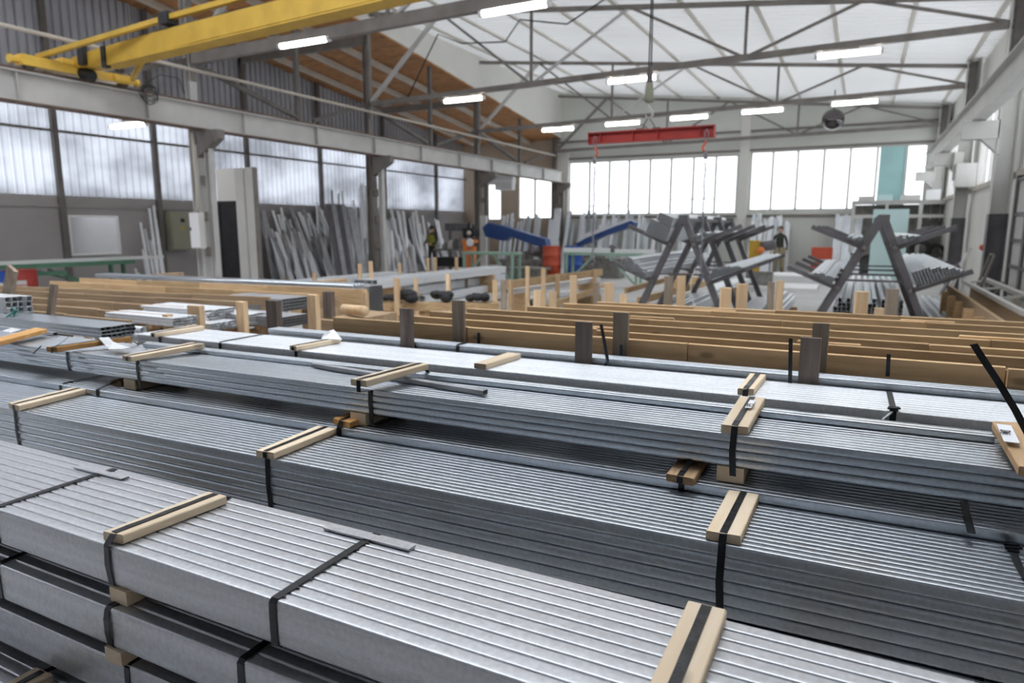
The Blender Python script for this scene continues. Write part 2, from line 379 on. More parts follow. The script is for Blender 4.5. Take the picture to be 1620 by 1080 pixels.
# left wall: plaster below, milky ribbed sheet in the middle, grey sheet above
struct('wall_left', 'plaster', MB().box((XA-.25, YB, 0), (XA, YF, 2.45)))
def ribbed(y0, y1, z0, z1, x, pitch=.18, d=.035):
    mb = MB(); pr = []; y = y0
    while y < y1:
        pr += [(y, 0), (min(y+pitch*.62, y1), 0), (min(y+pitch*.72, y1), d), (min(y+pitch*.9, y1), d)]; y += pitch
    pr.append((y1, 0)); vs = []
    for yy, dx in pr: vs += [(x-dx, yy, z0), (x-dx, yy, z1)]
    return mb.add(vs, [(2*i, 2*i+1, 2*i+3, 2*i+2) for i in range(len(pr)-1)])
struct('window_1', 'milky', ribbed(2.0, YF, 2.45, 5.0, XA-.05, .2, .05))
struct('wall_left_near', 'sheet_grey', ribbed(YB, 2.0, 2.45, 5.0, XA-.05))
struct('wall_left_upper', 'sheet_grey', ribbed(YB, YF, 5.0, 9.2, XA-.08, .2, .06))
for i, yy in enumerate((3.4, 6.6, 9.86, 12.4, 15.5, 18.7, 22.3, 26.0)):
    struct('trim_%d' % (41+i), 'steel_dark', MB().box((XA+.0, yy-.06, 0), (XA+.12, yy+.06, anx_z(yy)-.05)))
struct('trim_50', 'steel_dark', MB().box((XA, YB, 3.9), (XA+.05, YF, 3.96)))
struct('trim_51', 'steel_dark', MB().box((XA, YB, 5.0), (XA+.06, YF, 5.07)))
struct('trim_52', 'plaster', MB().box((XA, YB, 2.18), (XA+.04, YF, 2.24)))
# far wall with window openings
def wall_y(name, m, y, x0, x1, z0, z1, holes, th=.2):
    mb = MB(); xs = sorted({x0, x1, *[h[0] for h in holes], *[h[1] for h in holes]})
    for a, b in zip(xs, xs[1:]):
        hs = sorted([h for h in holes if h[0] <= a+1e-6 and h[1] >= b-1e-6], key=lambda h: h[2]); z = z0
        for h in hs: mb.box((a, y, z), (b, y+th, h[2])); z = h[3]
        mb.box((a, y, z), (b, y+th, z1))
    return struct(name, m, mb)
WZ0, WZ1 = 2.30, 4.60
W3 = (-11.70, -4.56, 2.25, 4.52); W4 = (-4.08, 1.84, 2.36, 4.60)
wall_y('wall_far', 'wall_green', YF, XL, XR+.3, 0, 8.0, [W3, W4])
def px(x, y=None): return at(x, 320, 1, YF).x
WA = (px(765), px(793), 2.05, 3.95); WB = (px(820), px(873), 2.1, 4.05)
wall_y('wall_far_annex', 'wall_tan', YF, XA-.3, XL, 0, 8.0, [WA, WB])
def window(n, r, ys, frame='dull_white', mull=(), trans=(), solid=None):
    x0, x1, z0, z1 = r; f = MB(); t = .05
    f.box((x0, ys, z0), (x1, ys+.1, z0+t)); f.box((x0, ys, z1-t), (x1, ys+.1, z1)); f.box((x0, ys, z0+t), (x0+t, ys+.1, z1-t)); f.box((x1-t, ys, z0+t), (x1, ys+.1, z1-t))
    for m in mull: f.box((m-.04, ys-.04, z0+t), (m+.04, ys+.08, z1-t))
    for a, b, z in trans: f.box((a, ys, z-.02), (b, ys+.08, z+.02))
    w = struct('window_%d' % n, frame, f)
    g = MB().box((x0+.01, ys+.04, z0+.01), (x1-.01, ys+.045, z1-.01)); g.v = [p-w.location for p in g.v]
    g.build('window_pane', 'glass_dimmed', w, local=True)
    if solid:
        g = MB().box((solid[0], ys-.01, z0+.04), (solid[1], ys+.03, z1-.04)); g.v = [p-w.location for p in g.v]
        g.build('blind_panel', 'teal', w, local=True)
    return w
window(2, WA, YF+.02); window(3, WB, YF+.02, mull=(px(846),))
window(4, W3, YF+.02, mull=[px(x) for x in (932, 963, 994, 1027, 1060, 1095, 1130)], trans=[(px(963), px(994), 2.62), (px(1060), px(1130), 2.85), (px(932), px(963), 2.62)])
window(5, W4, YF+.02, mull=[px(x) for x in (1219, 1258, 1299, 1340, 1382, 1428)], solid=(px(1386), px(1427)))
struct('trim_60', 'wall_cream', MB().box((-4.5, YF-.1, 0), (-4.14, YF, 7.2)))
struct('trim_61', 'steel_brown', MB().box((XL, YF-.06, 5.35), (XR, YF, 5.42)))
struct('trim_62', 'steel_brown', MB().box((XL, YF-.05, 2.1), (XR, YF, 2.2)))
struct('trim_63', 'steel_brown', MB().box((XL, YF-.06, 4.62), (XR, YF, 4.7)))
struct('trim_64', 'wall_cream', MB().box((XL-.02, YF-.09, 0), (XL+.5, YF, 5.0)))
# right wall
def wall_x(name, m, x, y0, y1, z0, z1, holes, th=.2):
    mb = MB(); ys = sorted({y0, y1, *[h[0] for h in holes], *[h[1] for h in holes]})
    for a, b in zip(ys, ys[1:]):
        hs = sorted([h for h in holes if h[0] <= a+1e-6 and h[1] >= b-1e-6], key=lambda h: h[2]); z = z0
        for h in hs: mb.box((x, a, z), (x+th, b, h[2])); z = h[3]
        mb.box((x, a, z), (x+th, b, z1))
    return struct(name, m, mb)
WR = [(3.0, 9.2, 2.7, 4.9), (10.6, 15.1, 2.7, 4.9), (16.1, 21.0, 2.7, 4.9), (22.1, 27.9, 2.7, 4.9)]
wall_x('wall_right', 'wall_cream', XR, YB, YF+.2, 0, 6.0, WR)
for i, h in enumerate(WR):
    f = MB(); y0, y1, z0, z1 = h; ys = [y0+(y1-y0)*k/6 for k in range(7)]
    f.box((XR+.02, y0, z0), (XR+.1, y1, z0+.05)); f.box((XR+.02, y0, z1-.05), (XR+.1, y1, z1))
    for k, yy in enumerate(ys): f.box((XR+.02, max(y0, yy-.025), z0+.05), (XR+.1, min(y1, yy+.025), z1-.05))
    f.box((XR+.03, ys[1], 3.9), (XR+.09, ys[3], 3.95))
    w = struct('window_%d' % (6+i), 'dull_white', f)
    g = MB().box((XR+.055, y0+.01, z0+.01), (XR+.06, y1-.01, z1-.01)); g.v = [p-w.location for p in g.v]; g.build('window_pane', 'glass_dimmed', w, local=True)
struct('trim_70', 'beige', MB().box((XR-.07, YB, 2.6), (XR, YF, 2.7)))
struct('wall_back', 'sheet_grey', MB().box((XA-.3, YB-.2, 0), (XR+.3, YB, 9.5)))
# ---------------------------------------------------------------- steel frame
YT = [9.9, 15.5, 21.45, 28.3]
def chan_col(name, x, y, z1, m='steel_brown', label=None):
    mb = MB(); mb.box((x-.13, y-.05, 0), (x-.05, y+.05, z1)); mb.box((x+.16, y-.05, 0), (x+.26, y+.05, z1 if z1 < 4 else 3.35))
    for k in range(5): mb.box((x-.05, y-.04, .5+k*.66), (x+.16, y+.04, .62+k*.66))
    return thing(name, m, mb, label, 'column')
where = ['beside the grey electrical cabinets', 'between the two heaps of leaning bars', 'in front of the welding bench', 'in the far left corner']
for i, y in enumerate(YT):
    z1 = 7.3
    r = empty('steel_column', (XL, y, 0), 0, 'built-up steel column '+where[i]+', under the left crane beam', 'column')
    part(r, 'shaft', 'steel_brown' if i else 'steel_light', lambda b: (b.ibeam((XL-.02, y, 0), (XL-.02, y, 3.35), .2, .22, .02, up=(1, 0, 0)), b.ibeam((XL-.06, y, 3.35), (XL-.06, y, z1), .16, .16, .016, up=(1, 0, 0))))
    part(r, 'outer_post', 'steel_light' if i < 2 else 'steel_brown', lambda b: b.ibeam((XL+.32, y, 0), (XL+.32, y, 3.5), .12, .14, .014, up=(1, 0, 0)))
    for k in range(5):
        part(r, 'batten_plate', 'steel_brown', lambda b: b.box((XL+.09, y-.05, .4+k*.72), (XL+.25, y+.05, .58+k*.72)))
    part(r, 'corbel', 'steel_brown', lambda b: b.prism([(XL+.1, y-.09, 3.62), (XL+.7, y-.09, 3.62), (XL+.7, y-.09, 3.45), (XL+.1, y-.09, 3.1)], (0, .18, 0)))
where = ['beside the dark gate frame', 'beside the long wooden troughs', 'in the far right corner']
for i, y in enumerate(YT[1:]):
    x = 2.2
    r = empty('steel_column', (x, y, 0), 0, 'steel column on the right wall '+where[i], 'column')
    part(r, 'shaft', 'dull_white', lambda b: b.ibeam((x, y, 1.95), (x, y, 6.0), .24, .3, .02, up=(1, 0, 0)))
    part(r, 'base_shaft', 'charcoal', lambda b: b.ibeam((x, y, 0), (x, y, 1.95), .25, .31, .022, up=(1, 0, 0)), label='dark painted lower half of the column')
    part(r, 'corbel', 'dull_white', lambda b: (b.box((1.5, y-.12, 3.3), (2.1, y+.12, 3.62)), b.prism([(1.8, y-.1, 3.3), (2.1, y-.1, 3.3), (2.1, y-.1, 3.0)], (0, .2, 0))))
# crane runway beams
r = empty('crane_runway_beam', (-11.85, 14, 3.64), 0, 'long light grey crane beam running along the left columns', 'crane beam')
part(r, 'girder', 'steel_light', lambda b: b.ibeam((-11.9, YB, 3.87), (-11.9, 28.2, 3.87), .22, .46, .022))
part(r, 'lower_flange', 'rail_rust', lambda b: b.box((-12.03, YB, 3.615), (-11.77, 28.2, 3.64)), label='dark rusty lower flange')
part(r, 'crane_rail', 'rail_rust', lambda b: b.box((-11.93, YB, 4.1), (-11.87, 28.2, 4.16)), label='rust brown rail')
part(r, 'web_panel', 'steel_light', lambda b: [b.box((-11.99, y, 3.67), (-11.81, y+.015, 4.07)) for y in (2, 4.2, 6.4, 8.6, 10.8, 13, 15.2, 17.4, 19.6, 21.8, 24, 26.2)])
r = empty('crane_runway_beam', (1.72, 14, 3.64), 0, 'light grey crane beam running along the right wall columns', 'crane beam')
part(r, 'girder', 'dull_white', lambda b: b.ibeam((1.75, YB, 3.87), (1.75, 26.8, 3.87), .22, .46, .022))
part(r, 'crane_rail', 'rail_rust', lambda b: b.box((1.72, YB, 4.1), (1.78, 26.8, 4.16)))
# roof trusses
order = ['nearest truss, half behind the yellow crane', 'second truss from the camera', 'third truss from the camera, above the red lifting beam', 'farthest truss, against the far wall']
for i, y in enumerate(YT):
    r = empty('roof_truss', (-5, y, 4.9), 0, 'brown steel roof truss, '+order[i], 'roof truss')
    x0, x1 = XL, 2.2
    xs = [x0, -9.95, -7.4, -5.0, -2.5, -.3, 1.1, x1]
    def bz(x): return 5.0+(x-x0)*.018 if i < 3 else 5.0+(x-x0)*.012
    def tz(x): return roof_z(x)-.14
    part(r, 'bottom_chord', 'steel_brown', lambda b: b.bar((x0, y, bz(x0)), (x1, y, bz(x1)), .12, .12 if i else .2))
    part(r, 'top_chord', 'steel_brown', lambda b: b.bar((x0, y, tz(x0)), (x1, y, tz(x1)), .1, .09))
    part(r, 'end_post', 'steel_brown', lambda b: b.bar((x0, y, 4.6), (x0, y, tz(x0)), .12, .12))
    part(r, 'end_post', 'steel_dark', lambda b: b.bar((x1, y, 4.6), (x1, y, tz(x1)+.1), .16, .16))
    bot = [x0, -7.35, -2.45, x1]; top = [-9.9, -4.95, -.3, 1.2]
    for k, xb in enumerate((-7.35, -2.45)):
        part(r, 'vertical_strut', 'steel_brown', lambda b: b.bar((xb, y, bz(xb)), (xb, y, tz(xb)), .06, .055))
    dg = [((x0, 0), (-9.9, 1)), ((-9.9, 1), (-7.35, 0)), ((-7.35, 0), (-4.95, 1)), ((-4.95, 1), (-2.45, 0)), ((-2.45, 0), (-.3, 1)), ((-.3, 1), (1.2, 0)) if i == 0 else ((-.3, 1), (x1, 0))]
    for (a, ta), (c, tc_) in dg:
        part(r, 'diagonal_strut', 'steel_light' if (ta == 0 and i < 3 and a < -3) else 'steel_brown', lambda b: b.bar((a, y, tz(a) if ta else bz(a)), (c, y, tz(c) if tc_ else bz(c)), .055 if a > x0 else .09, .055 if a > x0 else .09))
# bracing in the column line, above the crane beam
br = [(9.9, 5.0, 12.9, 4.3), (15.5, 5.0, 13.4, 4.3), (15.5, 5.0, 18.4, 4.3), (21.4, 5.0, 18.9, 4.3), (21.45, 5.0, 24.6, 4.3), (28.2, 4.9, 25.4, 4.3), (9.9, 5.0, 7.7, 4.25), (6.9, 6.1, 5.2, 7.2)]
lab = ['beside the yellow crane cable coil', 'just before the second column', 'just past the second column', 'before the third column', 'past the third column', 'next to the far corner', 'just behind the yellow end truck', 'in the top left corner']
for (ya, za, yb, zb), l in zip(br, lab):
    thing('brace_strut', 'steel_dark', MB().bar((XL-.1, ya, za), (XL-.1, yb, zb), .09, .09), 'sloping dark steel brace over the left crane beam, '+l, 'brace')
for ya, l in ((12.9, 'between the first and second columns'), (18.6, 'between the second and third columns'), (24.9, 'between the third column and the far corner')):
    thing('brace_post', 'steel_dark', MB().bar((XL-.1, ya, 4.0), (XL-.1, ya, anx_z(ya)-.02), .1, .1), 'upright dark post over the left crane beam '+l, 'brace')
mb = MB().tube([(XL+.08, YB+8, 4.8), (XL+.08, 28, 4.78)], .035)
thing('busbar_pipe', 'beige', mb, 'long pale conduit pipe running over the left crane beam', 'pipe', smooth=True)
mb = MB().tube([(-10.9, 15.45, 5.07), (-9.9, 15.4, 6.5), (-9.2, 15.4, 6.2), (-8.0, 15.4, 6.1), (-7.6, 15.4, 6.55), (-6.4, 15.4, 6.3), (-5.2, 15.4, 6.85), (-4.0, 15.4, 6.5), (-3.0, 15.4, 6.55)], .018, 6)
thing('hanging_cable', 'cable', mb, 'black cable looping along the second roof truss', 'cable', smooth=True)
# ---------------------------------------------------------------- ceiling lamps
def lamp(x0, x1, y, z, label, g=None):
    r = empty('fluorescent_lamp', ((x0+x1)/2, y, z), 0, label, 'ceiling lamp', g)
    part(r, 'tube', 'lamp_glow', lambda b: b.tube([(x0+.03, y, z), (x1-.03, y, z)], .05, 10), True)
    part(r, 'housing', 'white', lambda b: b.box((x0+.1, y-.03, z+.045), (x1-.1, y+.03, z+.08)))
    for xx in (x0, x1): part(r, 'end_cap', 'white', lambda b: b.tube([(xx-.03, y, z), (xx+.03, y, z)], .055, 10), True)
    part(r, 'bracket', 'steel_brown', lambda b: b.box((x0+.4, y-.02, z+.08), (x1-.4, y+.02, z+.13)))
nm = ['nearest truss', 'second truss', 'third truss']
for i, (y, sets) in enumerate(((9.9, ((-9.78, 'left'), (-5.55, 'middle'))), (15.5, ((-9.8, 'left'), (-5.42, 'middle'), (-1.08, 'right'))), (21.45, ((-9.75, 'left'), (-7.55, 'second from left'), (-5.48, 'middle'), (-3.4, 'second from right'), (-1.03, 'right'))))):
    for x, w in sets:
        z = 5.0+(x+.6+12.2)*.018-.17 if i else 4.98
        lamp(x, x+1.15, y-.02, z, 'lit white strip lamp under the %s, the %s one of its row' % (nm[i], w))
lamp(-14.9, -13.7, 9.9, 3.88, 'lit white strip lamp hanging in the left side bay below the crane beam')
for xx in (-14.6, -14.0): part([q for q in bpy.data.objects if q.name.startswith('fluorescent_lamp')][-1], 'hanger_rod', 'steel_dark', lambda b: b.tube([(xx, 9.9, 4.0), (xx, 9.9, anx_z(9.9)-.1)], .008, 6))
# ---------------------------------------------------------------- bridge crane
YC = 7.45
r = empty('bridge_crane', (-11.9, YC, 4.16), 0, 'yellow overhead bridge crane crossing the top left of the hall', 'crane')
SK_ = -.08     # the bridge stands slightly askew on its rails
def cy(x): return YC+(x+11.9)*SK_
def gird(b):
    xs = [-11.9, -11.2, -9.6, -8.6, 1.75]; lo = [4.32, 4.25, 4.26, 4.28, 4.32]; hi = [4.47, 4.51, 4.54, 4.55, 4.57]
    vs = []
    for x, a, h in zip(xs, lo, hi): vs += [(x, cy(x)-.13, a), (x, cy(x)+.13, a), (x, cy(x)+.13, h), (x, cy(x)-.13, h)]
    fs = [(0,3,2,1), (16,17,18,19)]
    for i in range(4): fs += [(4*i+k, 4*i+(k+1)%4, 4*i+4+(k+1)%4, 4*i+4+k) for k in range(4)]
    b.add(vs, fs)
part(r, 'main_girder', 'yellow', gird)
part(r, 'lower_flange', 'yellow', lambda b: b.bar((-11.0, cy(-11), 4.245), (1.75, cy(1.75), 4.31), .27, .02))
part(r, 'walkway_rail', 'yellow', lambda b: b.bar((-12.0, YC-.6, 4.40), (-9.2, cy(-9.2)-.12, 4.69), .07, .07))
part(r, 'walkway_rail', 'yellow', lambda b: b.bar((-9.2, cy(-9.2)-.12, 4.69), (1.7, cy(1.7)-.1, 4.74), .08, .07))
part(r, 'dark_gap_strip', 'black', lambda b: b.bar((-9.6, cy(-9.6), 4.56), (1.7, cy(1.7), 4.58), .16, .04))  # black strip stands in for the dark gap between girder and rail
part(r, 'rail_joint', 'black', lambda b: b.box((-9.3, cy(-9.2)-.2, 4.6), (-9.1, cy(-9.2)-.02, 4.76)))
part(r, 'corner_brace', 'yellow', lambda b: b.bar((-11.8, YC+.85, 4.28), (-10.2, cy(-10.2)+.1, 4.3), .06, .08))
e = part(r, 'end_truck', 'yellow_light', lambda b: (b.box((-12.0, YC-.95, 4.2), (-11.8, YC-.05, 4.36)), b.box((-12.0, YC+.02, 4.2), (-11.8, YC+.9, 4.34)), b.box((-12.03, YC-.35, 4.34), (-11.77, YC+.2, 4.42))))
for yy in (YC-.8, YC+.75): part(r, 'wheel', 'steel_dark', lambda b: b.lathe((-11.96, yy, 4.25), [(.1, 0), (.1, .03), (.085, .035), (.085, .09), (.1, .1)], 18, (1, 0, 0)))
part(r, 'drive_motor', 'black', lambda b: b.lathe((-11.78, YC-.02, 4.24), [(.05, -.02), (.1, 0), (.1, .22), (.07, .26)], 16, (1, 0, -.3)))
part(r, 'drive_motor', 'yellow_light', lambda b: b.lathe((-11.75, YC+.5, 4.26), [(.06, 0), (.075, .02), (.075, .3), (.05, .34)], 14, (.1, 1, 0)))
part(r, 'buffer', 'yellow_light', lambda b: b.lathe((-11.9, YC+.9, 4.27), [(.05, 0), (.05, .08), (.07, .09), (.07, .14)], 12, (0, 1, 0)))
part(r, 'buffer', 'yellow_light', lambda b: b.lathe((-11.9, YC-.95, 4.27), [(.05, 0), (.05, .08), (.07, .09), (.07, .14)], 12, (0, -1, 0)))
part(r, 'stop_plate', 'black', lambda b: b.box((-11.55, YC-.24, 4.3), (-11.4, YC-.16, 4.66)))
part(r, 'stop_plate', 'black', lambda b: b.box((-10.95, YC-.24, 4.2), (-10.85, YC-.15, 4.52)))
part(r, 'travel_switch', 'black', lambda b: (b.box((-11.7, YC+.5, 4.35), (-11.62, YC+.6, 4.6)),))
mb = MB()
for k in range(7):
    c = V((-11.62, YC+1.05, 4.13)); rr = .10+.014*k
    mb.tube([c+V((sin(a)*.03*k/7+random.uniform(-.012, .012), cos(a)*rr+random.uniform(-.02, .02), sin(a)*rr*.95-.012*k+random.uniform(-.02, .02))) for a in [2*pi*j/16 for j in range(16)]], .007, 5, closed=True)
mb.tube([(-11.6, YC+1.0, 4.25), (-11.5, YC+1.2, 4.42), (-11.4, YC+1.5, 4.4), (-11.4, YC+1.6, 4.15)], .009, 5)
part(r, 'cable_coil', 'cable', lambda b: (b.v.extend(mb.v), b.f.extend(mb.f)), True)
# the hoist line, hook block, red lifting beam and chains
YS = 7.9
hx = at(1027, 150, 1, YS).x
r = empty('crane_hook_block', (hx, YS, 3.0), 0, 'hoist hook with green sleeve hanging above the red lifting beam', 'hoist')
part(r, 'hoist_rope', 'cable', lambda b: [b.tube([(hx+dx, YS, 3.2), (hx+dx*.6, YS, 4.25)], .008, 6) for dx in (-.015, .015)], True)
part(r, 'rope_sleeve', 'charcoal', lambda b: b.lathe((hx, YS, 3.27), [(.035, 0), (.035, .16), (.025, .2), (.018, .22)], 12), True)
part(r, 'block_housing', 'olive', lambda b: b.lathe((hx, YS, 3.10), [(.03, 0), (.055, .01), (.05, .08), (.038, .2), (.03, .22)], 14), True)
part(r, 'hook', 'steel_light', lambda b: b.tube([(hx, YS, 3.1), (hx, YS, 3.05), (hx+.04, YS, 3.0), (hx+.05, YS, 2.96), (hx+.02, YS, 2.925), (hx-.02, YS, 2.93), (hx-.035, YS, 2.97)], [.014, .014, .016, .016, .014, .012, .006], 8), True)
xl, xr = at(933, 220, 1, YS).x, at(1130, 205, 1, YS).x; zb = 2.74
r = empty('lifting_beam', ((xl+xr)/2, YS, zb-.065), 0, 'red steel lifting beam hanging from the crane hook', 'lifting beam')
part(r, 'beam', 'red', lambda b: b.ibeam((xl, YS, zb), (xr, YS, zb), .09, .13, .012))
part(r, 'end_plate', 'red', lambda b: b.box((xr-.004, YS-.05, zb-.068), (xr+.008, YS+.05, zb+.068)))
part(r, 'end_plate', 'red', lambda b: b.box((xl-.008, YS-.05, zb-.068), (xl+.004, YS+.05, zb+.068)))
part(r, 'stiffener', 'red', lambda b: [b.box((xl+f*(xr-xl)-.005, YS-.045, zb-.06), (xl+f*(xr-xl)+.005, YS+.045, zb+.06)) for f in (.1, .37, .57, .9)])
for dx in (-.07, .09): part(r, 'sling_leg', 'steel_brown', lambda b: b.tube([(hx+dx, YS, zb+.07), (hx+dx*.55, YS, zb+.14), (hx+dx*.1, YS, zb+.185)], .009, 6), True)
for dx in (-.09, .1): part(r, 'lug_plate', 'steel_dark', lambda b: b.box((hx+dx-.04, YS-.03, zb+.065), (hx+dx+.04, YS+.03, zb+.08)))
for k, (xx, zl, side) in enumerate(((at(943, 300, 1, YS).x, 1.36, 'left'), (at(1116, 300, 1, YS).x, 1.25, 'right'))):
    r = empty('lifting_chain', (xx, YS-.07, zl), 0, 'lifting chain with red hook hanging from the %s end of the red beam' % side, 'chain')
    part(r, 'shackle', 'chain', lambda b: b.tube([(xx, YS-.07, zb+.02), (xx+.02, YS-.07, zb-.02), (xx+.02, YS-.07, zb-.08), (xx, YS-.07, zb-.11), (xx-.02, YS-.07, zb-.08), (xx-.02, YS-.07, zb-.02)], .007, 6, closed=True), True)
    s = 1 if k == 0 else -1
    part(r, 'hook', 'red_bright', lambda b: b.tube([(xx, YS-.07, zb-.1), (xx+.012*s, YS-.07, zb-.13), (xx+.035*s, YS-.07, zb-.165), (xx+.03*s, YS-.07, zb-.205), (xx, YS-.07, zb-.215)], [.01, .012, .013, .012, .008], 8), True)
    part(r, 'coupling', 'chain', lambda b: (b.lathe((xx, YS-.07, zb-.3), [(.012, 0), (.02, .02), (.02, .06), (.01, .09)], 10), b.tube([(xx+.025*cos(a), YS-.07, zb-.31+.025*sin(a)) for a in [2*pi*j/10 for j in range(10)]], .005, 5, closed=True)), True)
    def links(b):
        z = zb-.35; j = 0
        while z > zl:
            d = V((.012, 0, 0)) if j % 2 else V((0, .012, 0)); c = V((xx+.004*sin(j*.7), YS-.07, z))
            b.tube([c+d*cos(a)+V((0, 0, .022*sin(a))) for a in [2*pi*q/6 for q in range(6)]], .0055, 4, closed=True); z -= .03; j += 1
    part(r, 'chain_links', 'chain', links)
    if k == 1:
        part(r, 'webbing_loop', 'white', lambda b: b.band([(xx, YS-.07, zl+.02), (xx-.06, YS-.07, zl+.0), (xx-.1, YS-.07, zl-.12), (xx-.1, YS-.07, zl-.3), (xx-.05, YS-.07, zl-.42), (xx+.02, YS-.07, zl-.47)], .02, .004, (0, 1, 0)))
        part(r, 'second_hook', 'chain', lambda b: b.tube([(xx, YS-.07, zl+.03), (xx, YS-.07, zl-.03), (xx+.03, YS-.07, zl-.07), (xx+.01, YS-.07, zl-.11), (xx-.02, YS-.07, zl-.1)], .01, 6), True)
    else:
        part(r, 'second_hook', 'chain', lambda b: b.tube([(xx, YS-.07, zl+.03), (xx, YS-.07, zl-.03), (xx+.03, YS-.07, zl-.06), (xx+.01, YS-.07, zl-.1), (xx-.02, YS-.07, zl-.09)], .01, 6), True)
p = at(1318, 189, 1, 26.5)
r = empty('convex_mirror', p, 0, 'round dark glossy dome hanging under the farthest roof truss', 'dome mirror')
part(r, 'dome', 'mirror', lambda b: b.ball(p, .36, 28, 18), True)
part(r, 'hanger', 'steel_dark', lambda b: b.tube([p+V((0, 0, .34)), p+V((0, 0, 1.0))], .02))
# ================================================================= FOREGROUND BUNDLES
def tube_profile_mesh(w, h, L, r, m, ax=0, deep=.16, seg=4, rz=None, dip=0.):
    mb = MB().hollow((0, 0, 0), w, h, L, r=r, ax=ax, deep=deep, seg=seg, rz=rz, dip=dip)
    me = bpy.data.meshes.new('steel_tube'); me.from_pydata([tuple(p) for p in mb.v], [], mb.f); me.materials.append(MATS[m]); me.update()
    n = 4*(seg+1)
    for i, p in enumerate(me.polygons):    # rounded corners smooth, flats crisp enough
        p.use_smooth = True
    try: me.set_sharp_from_angle(angle=R(50))
    except Exception: pass
    return me
def bundle(name, label, cat, x0, x1, ya, yb, xa, xb, ztop, tw, th, nc, nr, m='zinc', r=None, jit=.0, ends=False, group=None, pname='steel_tube', rz=None, front=None, dip=0.):
    """strapped bundle: front edge passes (xa,ya) and (xb,yb); columns go back, rows go down"""
    a = atan2(yb-ya, xb-xa); y0 = ya+(x0-xa)*math.tan(a); H = nr*th
    root = empty(name, (x0, y0, ztop-H), a, label, cat, group)
    L = (x1-x0)/cos(a)
    me = tube_profile_mesh(tw-.0006, th-.0006, L, r or .16*min(tw, th), m, rz=rz, dip=dip)
    me2 = tube_profile_mesh(tw-.0006, th-.0006, L, front[0], m, rz=front[1]) if front else me
    cells = [(c, nr-1) for c in range(nc)]+[(0, k) for k in range(nr-1)]
    rest = [(c, k) for c in range(1, nc) for k in range(nr-1)]
    if ends: cells += rest; rest = []
    if len(cells) > 98: cells, rest = cells[:98], cells[98:]
    for c, k in cells:
        o = bpy.data.objects.new(pname, me2 if c == 0 and k < nr-1 else me); C.objects.link(o); o.parent = root
        o.location = (random.uniform(-jit, jit), c*tw+random.uniform(-.0006, .0006)+(.0005 if c == 0 else 0), k*th)
    if rest:
        mb = MB().box((.02, tw, .001), (L-.02, nc*tw-.001, (nr-1)*th)) if not ends else MB()
        o = mb.build('inner_tubes', m, root, local=True); o['kind'] = 'stuff'
    root['_w'] = nc*tw; root['_h'] = H
    return root
def wl(root, p): return WM[root.name] @ V(p)
def plank4(root, cor, zF, zB, t, m, name='batten', label=None, strap=True, sw=.0185, drop=None, extra=.0, smat='strap_worn', chew=True):
    """batten from four surveyed top corners (front left, front right, back left, back right) with the strap that holds it"""
    P4 = [wl(root, at(c[0], c[1], 2, z)) for c, z in zip(cor, (zF, zF, zB, zB))]
    fl, fr, bl, br_ = P4
    if extra:  # run out of the picture: carry the same line to the front
        pass
    c = min(.0025, t/6)
    mb = MB(); n = V((0, 0, 1)); ax = ((bl+br_)/2-(fl+fr)/2).normalized()
    vs = []
    for a, b in ((fl, fr), (bl, br_)):
        s = (b-a).normalized()
        vs += [a-n*t+s*c, b-n*t-s*c, b-n*(t-c), b-n*c, b-s*c, a+s*c, a-n*c, a-n*(t-c)]
    mb.add(vs, [tuple(range(8)), tuple(range(15, 7, -1))]+[(i, i+8, (i+1) % 8+8, (i+1) % 8) for i in range(8)])
    o = mb.build(name, m, root, local=True)
    if label: o['label'] = label
    if strap:
        H = root['_h']; W = root['_w']; mf = (fl+fr)/2; mk = (bl+br_)/2; e = .0012
        top = [mf+V((0, -e, -.004)), mf+V((0, .004, e))]
        for k in range(1, 8): q = mf.lerp(mk, k/8); top.append(q+V((0, 0, e+.0006*sin(k*1.9))))
        top += [mk+V((0, -.004, e)), mk+V((0, e, -.004))]
        d = drop if drop is not None else 0
        lo = -e-d
        pts = [V((mf.x+.02, W*.5, lo)), V((mf.x+.012, .004, lo)), V((mf.x+.004, -e, lo+.004)), V((mf.x-.002, -e-.002, H*.5)), V((mf.x, -e-.001, H-.004)), V((mf.x, min(-e, mf.y-e), H+.002))]+top+[V((mk.x, W+e, H-.004)), V((mk.x, W+e, lo)), V((mk.x+.01, W*.5, lo))]
        up = MB().band(top, sw, .0011, (1, 0, 0)); fr_ = MB().band(pts[:6]+top[:1], sw, .0011, (1, 0, 0)); bk = MB().band([top[-1]]+pts[-3:], sw, .0011, (1, 0, 0))
        for q in (fr_, bk): up.add(q.v, q.f)
        s = up.build('steel_strap', 'strap', root, local=True)
        # worn upper run, where the lacquer is rubbed bright
        MB().band([q+V((0, 0, .0009)) for q in top[2:-2]], sw*.94, .0006, (1, 0, 0)).build('strap_upper_run', smat, s, local=True)
    return o
